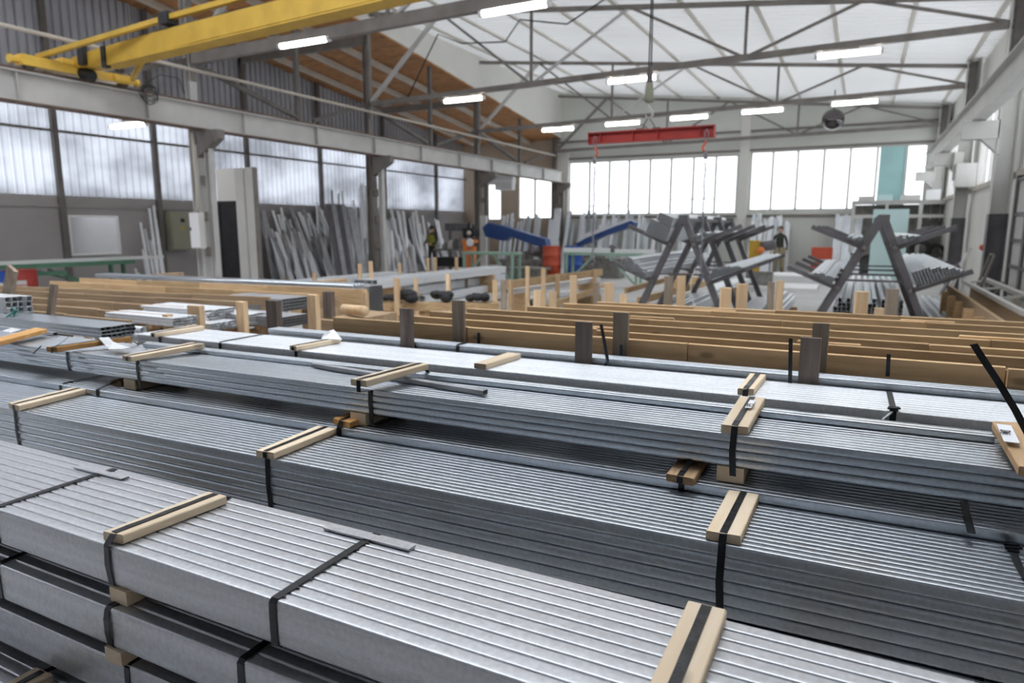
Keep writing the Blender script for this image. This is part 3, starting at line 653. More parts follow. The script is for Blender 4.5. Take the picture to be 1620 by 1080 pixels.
def bare_strap(root, xw, sw=.0185, front=True, m='strap', yw=None, bulge=.0, chips=0):
    """strap drawn directly over the tubes at world x"""
    H = root['_h']; W = root['_w']; x = wl(root, (xw, root.location.y, 1)).x; e = .0012
    pts = [V((x+.006, W*.5, -e)), V((x+.004, .003, -e)), V((x, -e, .004)), V((x-.001, -e-bulge, H*.35)), V((x-.001, -e-bulge, H*.7)), V((x, -e, H-.006)), V((x, .006, H+e)), V((x, W*.25, H+e+.001)), V((x, W*.5, H+e+.0015)), V((x, W*.75, H+e+.001)), V((x, W-.006, H+e)), V((x, W+e, H-.006)), V((x, W+e, .003)), V((x+.006, W*.5, -e))]
    s = MB().band(pts, sw, .0011, (1, 0, 0)).build('steel_strap', m, root, local=True)
    for k in range(chips):   # raised teeth where the strap bites over each rib
        y = (k+.5)/chips*W
        MB().prism([V((x+sw/2-.001, y-.004, H+e)), V((x+sw/2+.008, y, H+.0005)), V((x+sw/2-.001, y+.005, H+e))], (0, 0, .0012)).build('strap_notch', 'strap', s, local=True)
    return s
def xw(px_, py_, z): return at(px_, py_, 2, z).x
def under_block(root, xa_, xb_, t, m='pine_y', label=None, out=.006, name='lower_batten', lift=0):
    """batten strapped under the bundle between world x positions"""
    a = wl(root, (xa_, root.location.y, 1)).x; b = wl(root, (xb_, root.location.y, 1)).x
    o = MB().box((a, -out, -t-lift), (b, root['_w']+.004, -.0002-lift)).build(name, m, root, local=True)
    if label: o['label'] = label
    return o
def buckle(root, x, y, z, tilt=0.):
    """crimp seal and slack tail of a strap, local position"""
    mb = MB(); mb.box((x-.012, y-.02, z), (x+.012, y+.018, z+.005)); mb.bar((x-.018, y-.012, z+.006), (x+.018, y-.004, z+.008), .008, .005); mb.bar((x-.016, y+.008, z+.006), (x+.016, y+.012, z+.007), .006, .004)
    return mb.build('strap_seal', 'strap', root, local=True)

# --- A: nested channels right in front ------------------------------------------------
A = bundle('channel_bundle', 'strapped bundle of galvanized channels nearest the camera, top of its stack, with two pale battens', 'steel bundle', -3.6, 1.4, .865, .867, -1.9, -.5, 1.0, .0325, .095, 10, 1, 'zinc_channel', r=.0055, pname='steel_channel', dip=.0012)
A2 = bundle('channel_bundle', 'galvanized channel bundle in the near stack, directly under the topmost one', 'steel bundle', -3.6, 1.4, .838, .838, -1.9, -.5, .870, .0325, .094, 10, 1, 'zinc_channel', r=.0055, pname='steel_channel', dip=.0012)
A3 = bundle('channel_bundle', 'shadowed channel bundle in the near stack, third from the top', 'steel bundle', -3.6, 1.4, .842, .842, -1.9, -.5, .742, .0325, .100, 10, 1, 'zinc_channel', r=.0055, pname='steel_channel', dip=.0012)
A4 = bundle('channel_bundle', 'lowest visible channel bundle in the bottom left corner', 'steel bundle', -3.6, 1.0, .62, .62, -1.9, -.5, .60, .0325, .095, 14, 1, 'zinc_channel', r=.0055, pname='steel_channel', dip=.0012)
plank4(A, ((163, 840), (194.5, 846), (329, 777), (358, 784)), 1.023, 1.023, .0225, 'pine_y', label='honey coloured batten with pulled strap')
bx0, bx1, by1 = xw(1088, 950, 1.023), xw(1150, 964, 1.023), at(1120, 957, 2, 1.023).y
def proj(p):
    q = V(p)-EYE; d = q.dot(FW); return (810+FPX*q.dot(RT)/d, 540-FPX*q.dot(UP)/d)
plank4(A, (proj((bx0, .862, 1.023)), proj((bx1, .862, 1.023)), proj((bx0, by1, 1.023)), proj((bx1, by1, 1.023))), 1.023, 1.023, .0225, 'pine_y', label='pale fresh-sawn batten')
bare_strap(A, xw(431, 949, 1.0), chips=9); bare_strap(A, xw(-2, 801, 1.0), chips=9)
under_block(A, xw(183, 867, 1.0)-.028, xw(183, 867, 1.0)+.03, .0345, label='small pale block between the two upper bundles')
under_block(A2, xw(183, 867, 1.0)-.022, xw(183, 867, 1.0)+.035, .0335)
under_block(A3, -3.3, -3.2, .047); under_block(A3, .6, .7, .047); under_block(A, .6, .66, .0345); under_block(A2, .6, .66, .0335)
under_block(A, -3.2, -3.14, .0345); under_block(A2, -3.2, -3.14, .0335)
bare_strap(A2, xw(168, 962, .87), bulge=.004); bare_strap(A2, at(383, 1043, 2, .87).x, chips=2); bare_strap(A3, at(203, 1050, 2, .742).x); bare_strap(A2, -1.87)
c1, c2 = at(57, 1054, 2, .622), at(87, 1064, 2, .622)
plank4(A4, (proj((c1.x, .63, .622)), proj((c2.x, .63, .622)), proj((c1.x, c1.y, .622)), proj((c2.x, c1.y, .622))), .622, .622, .0215, 'pine_y')
# thin trim profile lying on the back edge of A, rusty where cut
r = empty('trim_profile', (-2.1, 1.18, 1.0), 0, 'thin loose galvanized trim lying on the back edge of the nearest bundle', 'steel profile')
pa, pb = at(122, 738, 2, 1.004), at(198, 756, 2, 1.004)
part(r, 'strip', 'zinc_channel', lambda b: b.bar(pa, pb, .022, .004))
part(r, 'cut_end', 'steel_dark', lambda b: b.bar(pb, pb+V((.004, 0, 0)), .02, .004))
r = tag(MB().hollow(at(512, 838, 2, 1.0001), .026, .006, at(655, 867, 2, 1.0001).x-at(512, 838, 2, 1.0001).x, r=.001).build('trim_profile', 'zinc_channel'), 'thin open-ended galvanized trim lying behind the second bare strap of the nearest bundle', 'steel profile')
# --- M: big bundle of small tubes ------------------------------------------------------
M = bundle('tube_bundle', 'large strapped bundle of small galvanized tubes behind the nearest stack, with three pale battens', 'steel bundle', -5.2, 1.5, 1.588, 1.680, -3.3, .366, .92, .0238, .0333, 13, 6, 'zinc', r=.0034, rz=.0085, front=(.0075, .0105))
M2 = bundle('tube_bundle', 'dark tube bundle seen as a narrow strip under the large bundle with three battens', 'steel bundle', -5.2, 1.5, 1.584, 1.676, -3.3, .366, .717, .0238, .045, 13, 2, 'zinc', r=.003, rz=.008)
plank4(M, ((13, 637), (30, 641.5), (120, 611), (137, 615)), .945, .945, .0245, 'pine_y', label='pale batten at the left')
plank4(M, ((405, 712), (433, 716), (509.6, 669.6), (534, 676)), .945, .945, .0245, 'pine_y')
plank4(M, ((1117, 839), (1172, 847.6), (1153.7, 772.6), (1202, 780)), .945, .945, .0245, 'pine_y')
s = bare_strap(M2, at(1554, 1050, 1, 1.69).x)
p = wl(M, at(1597, 845, 2, .921)); q = wl(M, at(1601, 868, 2, .923)); q2 = wl(M, at(1612, 895, 2, .922)); q3 = wl(M, at(1640, 940, 2, .922))
MB().band([p, q], .018, .001, (1, 0, 0)).build('strap_tail', 'strap_worn', M, local=True)
MB().band([q, q2, q3, q3+V((.01, -.05, -.0))], .018, .001, (1, .25, 0)).build('strap_tail', 'strap_worn', M, local=True)
buckle(M, q.x, q.y, q.z)
# --- N: lower, half in shadow under P --------------------------------------------------
N = bundle('tube_bundle', 'shadowed tube bundle lying under the four-row bundle', 'steel bundle', -5.4, 1.5, 1.885, 1.992, -3.8, .2, .95, .0265, .0333, 13, 7, 'zinc', r=.004, rz=.007, front=(.007, .009))
plank4(N, ((1054, 748.5), (1098, 757), proj(at(1054, 748.5, 2, .975)+V((0, .3, 0))), proj(at(1098, 757, 2, .975)+V((0, .3, 0)))), .975, .975, .024, 'dirty_pine_y', label='dirty batten with torn paper under the strap')
plank4(N, ((527, 661), (553, 668), proj(at(527, 661, 2, .975)+V((0, .3, 0))), proj(at(553, 668, 2, .975)+V((0, .3, 0)))), .975, .975, .024, 'orange_pine_y', label='orange brown batten', drop=0)
plank4(N, ((175, 601), (192, 603), proj(at(175, 601, 2, .975)+V((0, .3, 0))), proj(at(192, 603, 2, .975)+V((0, .3, 0)))), .975, .975, .024, 'dirty_pine_y')
bare_strap(N, at(82, 594, 1, 1.86).x)
# strap tail lying over N and M at the right
pts = [at(1524, 785, 2, .953), at(1529, 812, 2, .953), at(1537, 843, 2, .9525)]
thing('loose_strap', 'strap', MB().band(pts, .018, .0012, (1, 0, 0)), 'black strap end sticking out below the four-row bundle at the right', 'strap')
# --- P: four rows on blocks ---------------------------------------------------------------
Pb = bundle('tube_bundle', 'four-row galvanized tube bundle raised on wooden blocks, with a loose bar on top', 'steel bundle', -6.2, 1.5, 1.96, 2.035, -3.9, .41, 1.10, .0262, .0252, 11, 4, 'zinc', r=.0038, rz=.0075, front=(.007, .0085))
for cor, m, zf, zb_, lb in ((((73, 548.5), (90, 549), (185, 533), (208, 532)), 'orange_pine_y', 1.13, 1.15, 'orange batten'),
                  (((193, 562), (208, 564), (304, 541), (323, 543)), 'pine_y', 1.125, 1.147, 'thin batten left of the loose bar'),
                  (((554.6, 599), (579.6, 602), (655.5, 573), (678, 575)), 'pine_y', 1.149, 1.168, 'whitish batten over the loose bar'),
                  (((1141, 671), (1184, 675.5), (1170.7, 626), (1210.5, 629)), 'pine_y', 1.125, 1.147, 'pale batten printed with digits on its strap'),
                  (((1612, 737), (1680, 745), (1570, 666), (1616, 668)), 'dirty_pine_y', 1.13, 1.15, 'rough batten at the right edge')):
    plank4(Pb, cor, zf, zb_, .0245, m, label=lb, strap=cor[0][0] < 1600, drop=.04 if cor[0][0] in (193, 554.6, 1141) else None)
plank4(Pb, ((-45, 545), (-28, 547), (56, 518), (74, 520)), 1.13, 1.145, .024, 'orange_pine_y', strap=False)
for xa_, xb_ in ((at(195, 605, 1, 1.97).x, at(212, 608, 1, 1.97).x), (at(553, 655, 1, 1.99).x, at(577, 660, 1, 1.99).x), (at(1136, 740, 1, 2.03).x, at(1178, 750, 1, 2.03).x), (.9, .98), (-5.4, -5.3)):
    under_block(Pb, xa_, xb_, .047, label=None, out=.002)
# extra tubes on the back half of P
me = tube_profile_mesh(.028, .0215, 5.6, .005, 'zinc')
for k, (xs, L) in enumerate(((at(1574, 690, 2, 1.12).x, 3.0),)):
    pass
xe = at(1572, 690, 2, 1.115).x
xs0 = at(205, 548, 2, 1.115).x
for (a, b, yy) in ((xs0, xe, 0), (xs0-.02, xe+.0, 1)):
    o = MB().hollow((0, 0, 0), .0275, .0215, b-a, r=.005).build('upper_tube', 'zinc', Pb, local=True)
    l = wl(Pb, (a, 2.2, 1.1)); o.location = (l.x, .2295+yy*.029, 4*.0252)
o = MB().hollow((0, 0, 0), .0275, .0215, 2.1, r=.005).build('upper_tube', 'zinc', Pb, local=True); o.location = (wl(Pb, (-6.1, 2.2, 1.1)).x, .245, 4*.0252)
# loose bar across P
a, b = at(492, 581, 2, 1.103), at(764, 626, 2, 1.103)
d = b-a; mtx = Matrix.Translation(a) @ Matrix.Rotation(atan2(d.y, d.x), 4, 'Z')
mb = MB().hollow((0, 0, 0), .03, .0195, d.length, r=.004, deep=.05, t=.0015); mb.v = [mtx @ p for p in mb.v]
thing('loose_bar', 'zinc_dull', mb, 'dusty loose rectangular bar lying askew on the four-row bundle', 'steel bar')
# flying strap at the right edge
a = at(1622, 700, 2, 1.15); pts = [a+V((.02, -.05, -.0)), at(1628, 690, 1, a.y), at(1606, 648, 1, a.y-.01), at(1580, 605, 1, a.y-.03), at(1558, 572, 1, a.y-.04), at(1540, 544, 1, a.y-.05)]
thing('loose_strap', 'strap', MB().band(pts, .0175, .0014, (1, .1, .25)), 'long black strap end sticking up into the air at the right edge', 'strap')
# buckle and tail knot on the orange batten at the left
pk = wl(Pb, at(80, 549, 2, 1.131)); MB().band([pk, pk+V((-.02, -.03, .01)), pk+V((-.06, -.05, -.03))], .012, .001, (1, 0, 0)).build('strap_tail', 'strap', Pb, local=True)
MB().band([wl(Pb, at(80, 551, 2, 1.131)), wl(Pb, at(96, 543, 2, 1.15)), wl(Pb, at(110, 531, 2, 1.15))], .006, .001, (1, 0, 0)).build('strap_tail', 'strap', Pb, local=True)
# --- Q, R, S behind -----------------------------------------------------------------------
Q = bundle('tube_bundle', 'wide bundle of bright tubes behind the four-row bundle, with a clipped strap', 'steel bundle', -3.55, 1.8, 2.40, 2.455, -3.3, .44, 1.12, .0328, .035, 9, 3, 'zinc_painted_sheen', r=.005)
for cor, m, lb in ((((458, 546), (469, 548), (527, 534), (539.6, 535)), 'pine_y', 'pale batten in the left half'),
               (((750, 574), (768.5, 576), (802.6, 557), (824, 559)), 'pine_y', 'pale batten without strap'),
               (((1167, 614), (1193, 615), (1186.5, 590), (1212, 592)), 'pine_y', 'pale batten with torn paper on its strap'),
               (((238, 526), (245, 527), (308, 513), (323, 516)), 'pine_y', 'pale batten at the left end')):
    plank4(Q, cor, 1.143, 1.143, .0225, m, label=lb, strap='without' not in lb)
bare_strap(Q, at(352, 548, 1, 2.42).x)
xk = at(1415, 640, 1, 2.45).x; bare_strap(Q, xk); k = wl(Q, (xk, 2.45, 1.12)); buckle(Q, k.x, .01, Q['_h']+.001)
MB().bar((k.x-.004, -.004, Q['_h']-.002), (k.x-.03, -.012, Q['_h']-.03), .012, .003).build('strap_seal', 'zinc_painted_sheen', Q, local=True)
Rb = bundle('tube_bundle', 'single thick rows of tubes in front of the long boards', 'steel bundle', -2.95, 1.9, 2.795, 2.805, -.61, .52, 1.14, .03, .03, 3, 4, 'zinc', r=.006)
bare_strap(Rb, at(718, 545, 1, 2.75).x)
for xp in (958, 1253):
    pass
# scraps of film and paper
def scrap(name, pts, label, mm='film', cat='plastic film', th=.003):
    mb = MB(); top = [V(p) for p in pts]; c = sum(top, V((0, 0, 0)))/len(top)+V((0, 0, .012)); n = len(top)
    vs = top+[c]+[p-V((0, 0, th)) for p in top]+[c-V((0, 0, th))]
    mb.add(vs, [(i, (i+1) % n, n) for i in range(n)]+[(n+1+(i+1) % n, n+1+i, 2*n+1) for i in range(n)]+[(i, n+1+i, n+1+(i+1) % n, (i+1) % n) for i in range(n)])
    return thing(name, mm, mb, label, cat)
scrap('plastic_scrap', [at(156, 534, 2, 1.154), at(172, 533, 2, 1.154), at(182, 545, 2, 1.13), at(206, 550, 2, 1.13), at(190, 552, 2, 1.128), at(172, 552, 2, 1.128)], 'white torn plastic scrap draped over the orange batten')
scrap('plastic_scrap', [at(508, 536, 2, 1.146), at(511, 530, 1, 2.66), at(520, 523, 1, 2.66), at(528, 521, 1, 2.67), at(536, 530, 1, 2.66), at(541, 537, 2, 1.146)], 'crumpled white plastic standing behind the pale batten, left of the long board')
scrap('plastic_scrap', [at(2, 523, 2, 1.135), at(18, 518, 2, 1.14), at(33, 521, 2, 1.135), at(16, 526, 2, 1.135)], 'small white plastic scrap at the left edge behind the orange batten')
# printed strap seals: the digits of the photo's strap
GL = {'3': [(0,1,1,1),(1,1,1,0),(0,.5,1,.5),(0,0,1,0)], '0': [(0,0,1,0),(1,0,1,1),(1,1,0,1),(0,1,0,0)], 'O': [(.2,0,.8,0),(1,.2,1,.8),(.8,1,.2,1),(0,.8,0,.2)], 'N': [(0,0,0,1),(0,1,1,0),(1,0,1,1)]}
def text3d(txt, loc, rz, size, m, parent, tilt=.09):
    mx = Matrix.Translation(loc) @ Matrix.Rotation(rz, 4, 'Z') @ Matrix.Rotation(tilt, 4, 'X')
    for k, ch in enumerate(txt):
        mb = MB()
        for x0, y0, x1, y1 in GL[ch]:
            o_ = (k-len(txt)/2)*size*.8
            mb.bar(mx @ V((o_+x0*size*.55, y0*size, 0)), mx @ V((o_+x1*size*.55, y1*size, 0)), size*.16, .0006)
        mb.build('printed_character', m, parent, local=True)
pl = wl(Pb, at(1187, 641, 2, 1.142))
o = MB().bar(pl+V((-.002, -.045, .002)), pl+V((.002, .05, .006)), .018, .001).build('paper_label', 'paper', Pb, local=True)
text3d('30', pl+V((0, -.03, .006)), 0, .02, 'black', Pb)
pl = wl(Pb, at(1597, 690, 2, 1.15)); MB().bar(pl+V((-.005, -.06, .0)), pl+V((.005, .11, .004)), .034, .001).build('paper_label', 'paper', Pb, local=True)
text3d('ON0', pl+V((.004, .02, .0055)), 1.4, .02, 'black', Pb, 0)
# timber bearers that carry the stacks off the floor
def bearer(x, y0, y1, z, label):
    mb = MB(); n = max(1, round(z/.11)); h = z/n
    r = empty('timber_bearer', (x, y0, 0), 0, label, 'timber bearer')
    for k in range(n): part(r, 'beam', 'plank_dark', lambda b: b.box((x-.06, y0, k*h), (x+.06, y1, (k+1)*h-.002)))
for x, w in ((-3.0, 'left'), (.8, 'right')):
    bearer(x, .63, 1.05, .505, 'hidden %s bearer stack under the lowest channel bundle' % w)
    for r_, y0, y1, nm_ in ((A3, 1.07, 1.16, 'near channel stack'),): bearer(x, y0, y1, .64, '%s bearer stack under the %s' % (w, nm_))
    bearer(x-.3, 1.62, 1.90, .624, '%s bearer stack under the large tube bundle' % w)
    bearer(x-.1, 2.02, 2.2, .715, '%s bearer stack under the shadowed tube bundle' % w)
    bearer(x if x > 0 else x+.25, 2.47, 2.66, 1.013, '%s bearer stack under the bright low bundle' % w)
    bearer(x if x > 0 else x+.35, 2.80, 2.88, 1.018, '%s bearer stack in front of the long boards' % w)
# ================================================================= LONG BOARDS
def board(x0, x1, y0, y1, z0, z1, t, m, label, cat='wooden board', group=None, name='wooden_board', nails=True):
    """one long board on edge between two points, chamfered, with its own end grain"""
    mb = MB().bar((x0, y0, (z0+z1)/2), (x1, y1, (z0+z1)/2), t, z1-z0, ch=.002)
    d = V((x1-x0, y1-y0, 0)); mid = V(((x0+x1)/2, (y0+y1)/2, z0)); mx = Matrix.Rotation(-atan2(d.y, d.x), 3, 'Z')
    mb.v = [mx @ (p-mid) for p in mb.v]
    o = mb.build(name, m, None, origin=False); o.location = mid; o.rotation_euler = (0, 0, atan2(d.y, d.x))
    return tag(o, label, cat, group)
rows = [(2.955, -2.62, 1.203, 'front'), (3.205, -2.35, 1.20, 'second'), (3.45, -2.3, 1.20, 'third'), (3.70, -2.2, 1.20, 'fourth'), (3.98, -1.9, 1.20, 'fifth'), (4.22, -1.75, 1.20, 'sixth'), (4.46, -1.6, 1.20, 'seventh')]
words_ = ['first', 'second', 'third', 'fourth', 'fifth', 'sixth']
for i, (y, xs, z1, nm_) in enumerate(rows):
    x = xs; k = 0; cuts = []
    while x < 2.3 and k < 6:
        L = (.88 if k == 0 and i == 0 else random.uniform(.95, 1.6)); e = min(x+L, 2.35)
        g = .012*random.uniform(-1, 1)
        board(x, e-.004, y+g, y+g+.01, 1.038, z1+random.uniform(-.004, .003), .024, 'plank', 'pine board on edge, %s from left in the %s row of right-hand boards' % (words_[k], nm_))
        cuts.append(e); x = e; k += 1
    for j, e in enumerate(cuts[:-1]):   # short cleats over the joints
        if e < 1.6: board(e-.12, e+.13, y+.032, y+.035, 1.038, z1-.012+.02*(i % 2), .026, 'plank', 'short cleat behind the %s joint of the %s right-hand board row' % (words_[j], nm_), 'wooden cleat', None, 'wooden_cleat')
for i, y in enumerate((2.99, 3.24, 3.49, 3.74, 4.02, 4.26)):
    b_ = bundle('tube_bundle', 'galvanized tubes lying between the %s and %s rows of right-hand boards' % (rows[i][3], rows[i+1][3]), 'steel bundle', rows[i+1][1]+.05, 2.2, y+.045, y+.045, 0, 1, 1.10, .027, .03, 5, 2, 'zinc', r=.005)
S_ = bundle('tube_bundle', 'broad flat layer of tubes that the right-hand boards stand on', 'steel bundle', -2.65, 2.3, 2.945, 2.945, 0, 1, 1.036, .05, .05, 32, 2, 'zinc', r=.006)
for x in (-2.2, -.2, 1.9): bearer(x, 2.95, 4.5, .935, 'timber bearer stack under the right-hand boards, at %s' % {-2.2: 'their left end', -.2: 'their middle', 1.9: 'their right end'}[x])
mb = MB()
# upright weathered stakes between the bundles
def stake(pxl, pxr, ytop, Y, zb_, m, label, t=.028, lean=0):
    a, b = at(pxl, ytop, 1, Y), at(pxr, ytop, 1, Y); zt = (a.z+b.z)/2; w = b.x-a.x
    mb = MB().bar((0, 0, 0), (lean, 0, zt-zb_), w, t, up=(0, 1, 0), ch=.002)
    o = mb.build('wooden_stake', m, None, origin=False); o.location = ((a.x+b.x)/2, Y, zb_)
    return tag(o, label, 'wooden stake')
stake(633, 653, 488, 2.772, 0, 'weathered', 'dark weathered stake behind the bright bundle, leftmost of the three in front', .018)
stake(911, 937, 509, 2.772, 0, 'weathered', 'dark weathered stake behind the bright bundle, middle one of the three in front', .018)
stake(1267, 1300, 534, 2.772, 0, 'weathered', 'dark weathered stake behind the bright bundle, rightmost and largest in front', .018)
stake(716, 735, 475, 2.925, 0, 'weathered_light', 'brown stake pressed against the front board, leftmost of the rear three', .018)
stake(971, 995, 494, 2.925, 0, 'weathered_light', 'brown stake pressed against the front board, middle one of the rear three', .018)
stake(1286, 1313, 511, 2.925, 0, 'weathered_light', 'brown stake pressed against the front board, just right of the large dark one', .018)
for (px_, yt, yb_, Y, lb, bend) in ((951, 513, 576, 2.73, 'bent black steel strap standing beside the middle dark stake', .03), (1251, 535, 604, 2.73, 'straight black steel strap standing left of the large dark stake', 0), (657+100, 526, 545, 2.93, 'short black strap on the front board, between the two left stakes', 0), (983, 545, 566, 2.89, 'short black strap on the middle brown stake', 0), (1441-35, 560, 575, 2.935, 'short black strap end on the front board at the right', 0)):
    a = at(px_, yt, 1, Y); b = at(px_, yb_, 1, Y); b.z = max(b.z-.05, 1.0)
    thing('standing_strap', 'strap', MB().band([a, a.lerp(b, .4)+V((bend*.6, 0, 0)), a.lerp(b, .7)+V((bend, 0, 0)), b], .014, .003, (1, 0, 0)), lb, 'strap')
# --- left hand boards and bundle ends -------------------------------------------------------
ZL = 1.05
lrows = [('nearest', (12, 489), (206, 506), .03), ('second', (12, 480), (263, 497), .10), ('third', (12, 471), (291, 485), .085), ('fourth', (20, 463), (378, 477), .09), ('fifth', (90, 459), (427, 470), .08), ('sixth', (173, 450), (490, 465), .08), ('seventh', (213, 445), (545, 456), .09)]
for i, (nm_, a, b, h) in enumerate(lrows):
    pa, pb = at(a[0], a[1], 2, ZL), at(b[0], b[1], 2, ZL); yy = (pa.y+pb.y)/2+(.1 if i > 1 else 0)
    y0, y1 = pa.y, pb.y; x = min(pa.x-1.2, pb.x-3.0); k = 0; xe_ = pb.x; n = 4; h = max(h, .06)
    for k in range(n):
        xa_ = x+(xe_-x)*k/n; xb_ = x+(xe_-x)*(k+1)/n
        ya_ = y1+(y0-y1)*(xe_-xa_)/max(.5, xe_-pa.x)*.6; yb_ = y1+(y0-y1)*(xe_-xb_)/max(.5, xe_-pa.x)*.6
        board(xa_, xb_-.005, ya_, yb_, ZL-h, ZL+random.uniform(-.004, .004), .03, 'plank' if i > 4 else 'plank_dark', 'pine board on edge, %s from left in the %s row of left-hand boards' % (['first', 'second', 'third', 'fourth'][k], nm_))
    for k in range(5):
        xx = xe_-.06-(xe_-x-.12)*k/4; yy2 = y1+(y0-y1)*(xe_-xx)/max(.5, xe_-pa.x)*.6
        thing('support_post', 'plank_dark', MB().box((xx-.04, yy2-.014, 0), (xx+.04, yy2+.014, ZL-h-.006)), '%s post from the right under the %s left-hand board row' % (('first', 'second', 'third', 'fourth', 'fifth')[k], nm_), 'wooden post')
# boards' cross bearers on the left
PT = tag(MB().hollow(at(0, 505, 2, .99)+V((-1.5, 0, 0)), .05, .05, 3.2, r=.02).build('round_tube', 'zinc_painted_sheen', smooth=True), 'thick pale tube lying in front of the left-hand boards', 'steel tube')
thing('round_tube', 'zinc_painted_sheen', MB().hollow(at(0, 516, 2, .96)+V((-1.5, 0, 0)), .06, .05, 3.4, r=.02), 'thick grey tube lying nearest in front of the left-hand boards', 'steel tube')
b_ = bundle('tube_bundle', 'small pack of square tubes with open white ends behind the orange batten', 'steel bundle', at(208, 517, 2, 1.06).x-2.6, at(204, 517, 2, 1.06).x, 2.62, 2.62, 0, 1, 1.08, .033, .024, 7, 3, 'zinc', r=.003, ends=True, jit=.012)
bearer(-5.0, 2.6, 2.86, 1.0, 'timber bearer stack under the small pack of white-ended tubes')
# top grey tube row at the back of the left boards
ta, tb = at(255, 441, 2, 1.12), at(560, 453, 2, 1.12)
for k in range(4):
    thing('round_tube', 'zinc', MB().tube([ta+V((-1.2, .05*k, .0)), tb+V((0, .05*k, 0))], .024, 10), 'long thin grey tube on top of the rear left-hand boards, %s from the front' % words_[k], 'steel tube', smooth=True)
bearer(-5.6, 6.1, 6.5, 1.09, 'timber bearer stack under the long thin grey tubes, right one'); bearer(-8.4, 6.0, 6.4, 1.09, 'timber bearer stack under the long thin grey tubes, left one')
# stakes of the left group
for q in ((424, 441, 475, 3.46, 'weathered', 'dark stake with a pale edge standing left of the hanging grey packs'), (513, 526, 461, 4.3, 'weathered', 'tall dark stake right of the hanging grey packs'),
          (489, 502, 466, 3.75, 'stake', 'orange stake at the right end of the grey packs'), (376, 388, 477, 3.9, 'stake', 'pale stake at the open ends of the fourth left-hand row'), (300, 319, 483, 3.6, 'stake', 'orange stake beside the small open tube ends at the left'),
          (261, 269, 497, 3.35, 'stake', 'narrow pale stake at the end of the second left-hand row')):
    stake(q[0], q[1], q[2], q[3], .0, q[4], q[5], .05)
pa = at(238, 452, 1, 3.0); 
qa, qb = at(86, 450, 1, 3.0), at(66, 510, 1, 2.9); qc = qb+(qb-qa)*1.5; qc.z = 0
thing('wooden_stake', 'weathered_light', MB().bar(qc, qa, .06, .03, up=(0, 1, 0), ch=.002), 'grey leaning stake rising behind the pale tubes at the left', 'wooden stake')
o = bpy.data.objects['wooden_stake'] if 'wooden_stake' in bpy.data.objects else None
# wide leaning board at the far left edge, with open tube ends before it
a, b = at(20, 424, 1, 2.95), at(-6, 520, 1, 2.95)
mb = MB().bar(b+V((-.08, 0, -.3)), a, .11, .03, up=(0, 1, 0), ch=.002); thing('wooden_stake', 'weathered_light', mb, 'wide pale board leaning at the left edge in front of the red drum', 'wooden stake')
b_ = bundle('tube_bundle', 'dark open tube ends at the left edge below the wide leaning board', 'steel bundle', -8.0, at(12, 490, 1, 2.75).x, 2.75, 2.75, 0, 1, 1.2, .04, .04, 4, 5, 'zinc_painted_sheen', r=.003, ends=True, jit=.03)
bearer(-6.2, 2.74, 2.92, .985, 'timber bearer stack under the dark open tube ends at the left edge')
c = at(22, 502, 2, 1.09)
thing('twine', 'twine', MB().tube([c+V((random.uniform(-.05, .05), random.uniform(-.04, .04), random.uniform(0, .08))) for _ in range(14)], .004, 5), 'tangle of turquoise twine on the left-hand boards', 'twine')
# bundles lying between the left boards, open ends turned to the aisle
def endpack(p0, p1, yt, yb, Yf, n, m_, label, mt='zinc_painted_sheen', L=.8, name='tube_pack', jit=.02):
    ym = (yt+yb)/2; X = at(p0, ym, 1, Yf).x; Y1 = at(p1, ym, 0, X).y; zt, zb_ = at(p0, yt, 1, Yf).z, at(p0, yb, 1, Yf).z
    r = empty(name, (X-L, Yf, zb_), 0, label, 'tube pack'); tw, th = (Y1-Yf)/n, (zt-zb_)/m_; me = None
    for i in range(n):
        for j in range(m_):
            if me is None: o = MB().hollow((0, 0, 0), tw*.96, th*.96, L, r=min(tw, th)*.12, t=min(tw, th)*.08, deep=.12, seg=1).build('steel_tube', mt, r, local=True); me = o.data
            else: o = bpy.data.objects.new('steel_tube', me); C.objects.link(o); o.parent = r
            o.location = (random.uniform(-jit, jit), i*tw, j*th)
    if zb_ > .06:
        for f in (.3, L-.3): part(r, 'cross_batten', 'plank', lambda b: b.box((X-f, Yf, zb_-.03), (X-f+.05, Y1, zb_-.001)))
        bearer(X-.35, Yf+.01, Y1-.01, zb_-.032, 'timber bearer under the '+label.split(' with ')[0].split(', ')[0])
    return r
endpack(275, 312, 503, 517, 3.30, 8, 3, 'small pack of open tube ends left of the orange stake')
endpack(328, 374, 491, 508, 3.72, 9, 4, 'upper pack of bright open tube ends right of the orange stake')
endpack(332, 376, 512, 524, 3.62, 8, 3, 'lower pack of bright open tube ends right of the orange stake')
endpack(390, 424, 498, 514, 3.95, 7, 4, 'pack of open tube ends left of the dark stake with a pale edge')
endpack(448, 491, 473, 493, 4.75, 10, 4, 'upper of two dense grey tube packs, left of an orange stake', 'zinc_dull', jit=.004)
endpack(446, 487, 502, 519, 4.05, 10, 4, 'lower of two dense grey tube packs, left of an orange stake', 'zinc_dull', jit=.004)
endpack(585, 606, 453, 502, 5.75, 5, 14, 'tall stack of flat dull profiles, ends showing at the right end of the left-hand boards', 'zinc_dull', jit=.008, L=.3)
a, b = at(540, 456, 1, 5.7), at(578, 482, 1, 5.7)
board(a.x, b.x, 5.68, 5.68, b.z, a.z, .03, 'plank', 'short brown board left of the tall stack of flat profiles')
for q, w_ in ((a.x+.03, 'left'), (b.x-.03, 'right')): thing('wooden_stake', 'plank', MB().box((q-.03, 5.70, 0), (q+.03, 5.74, a.z)), '%s post holding the short brown board by the flat profile stack' % w_, 'wooden stake')
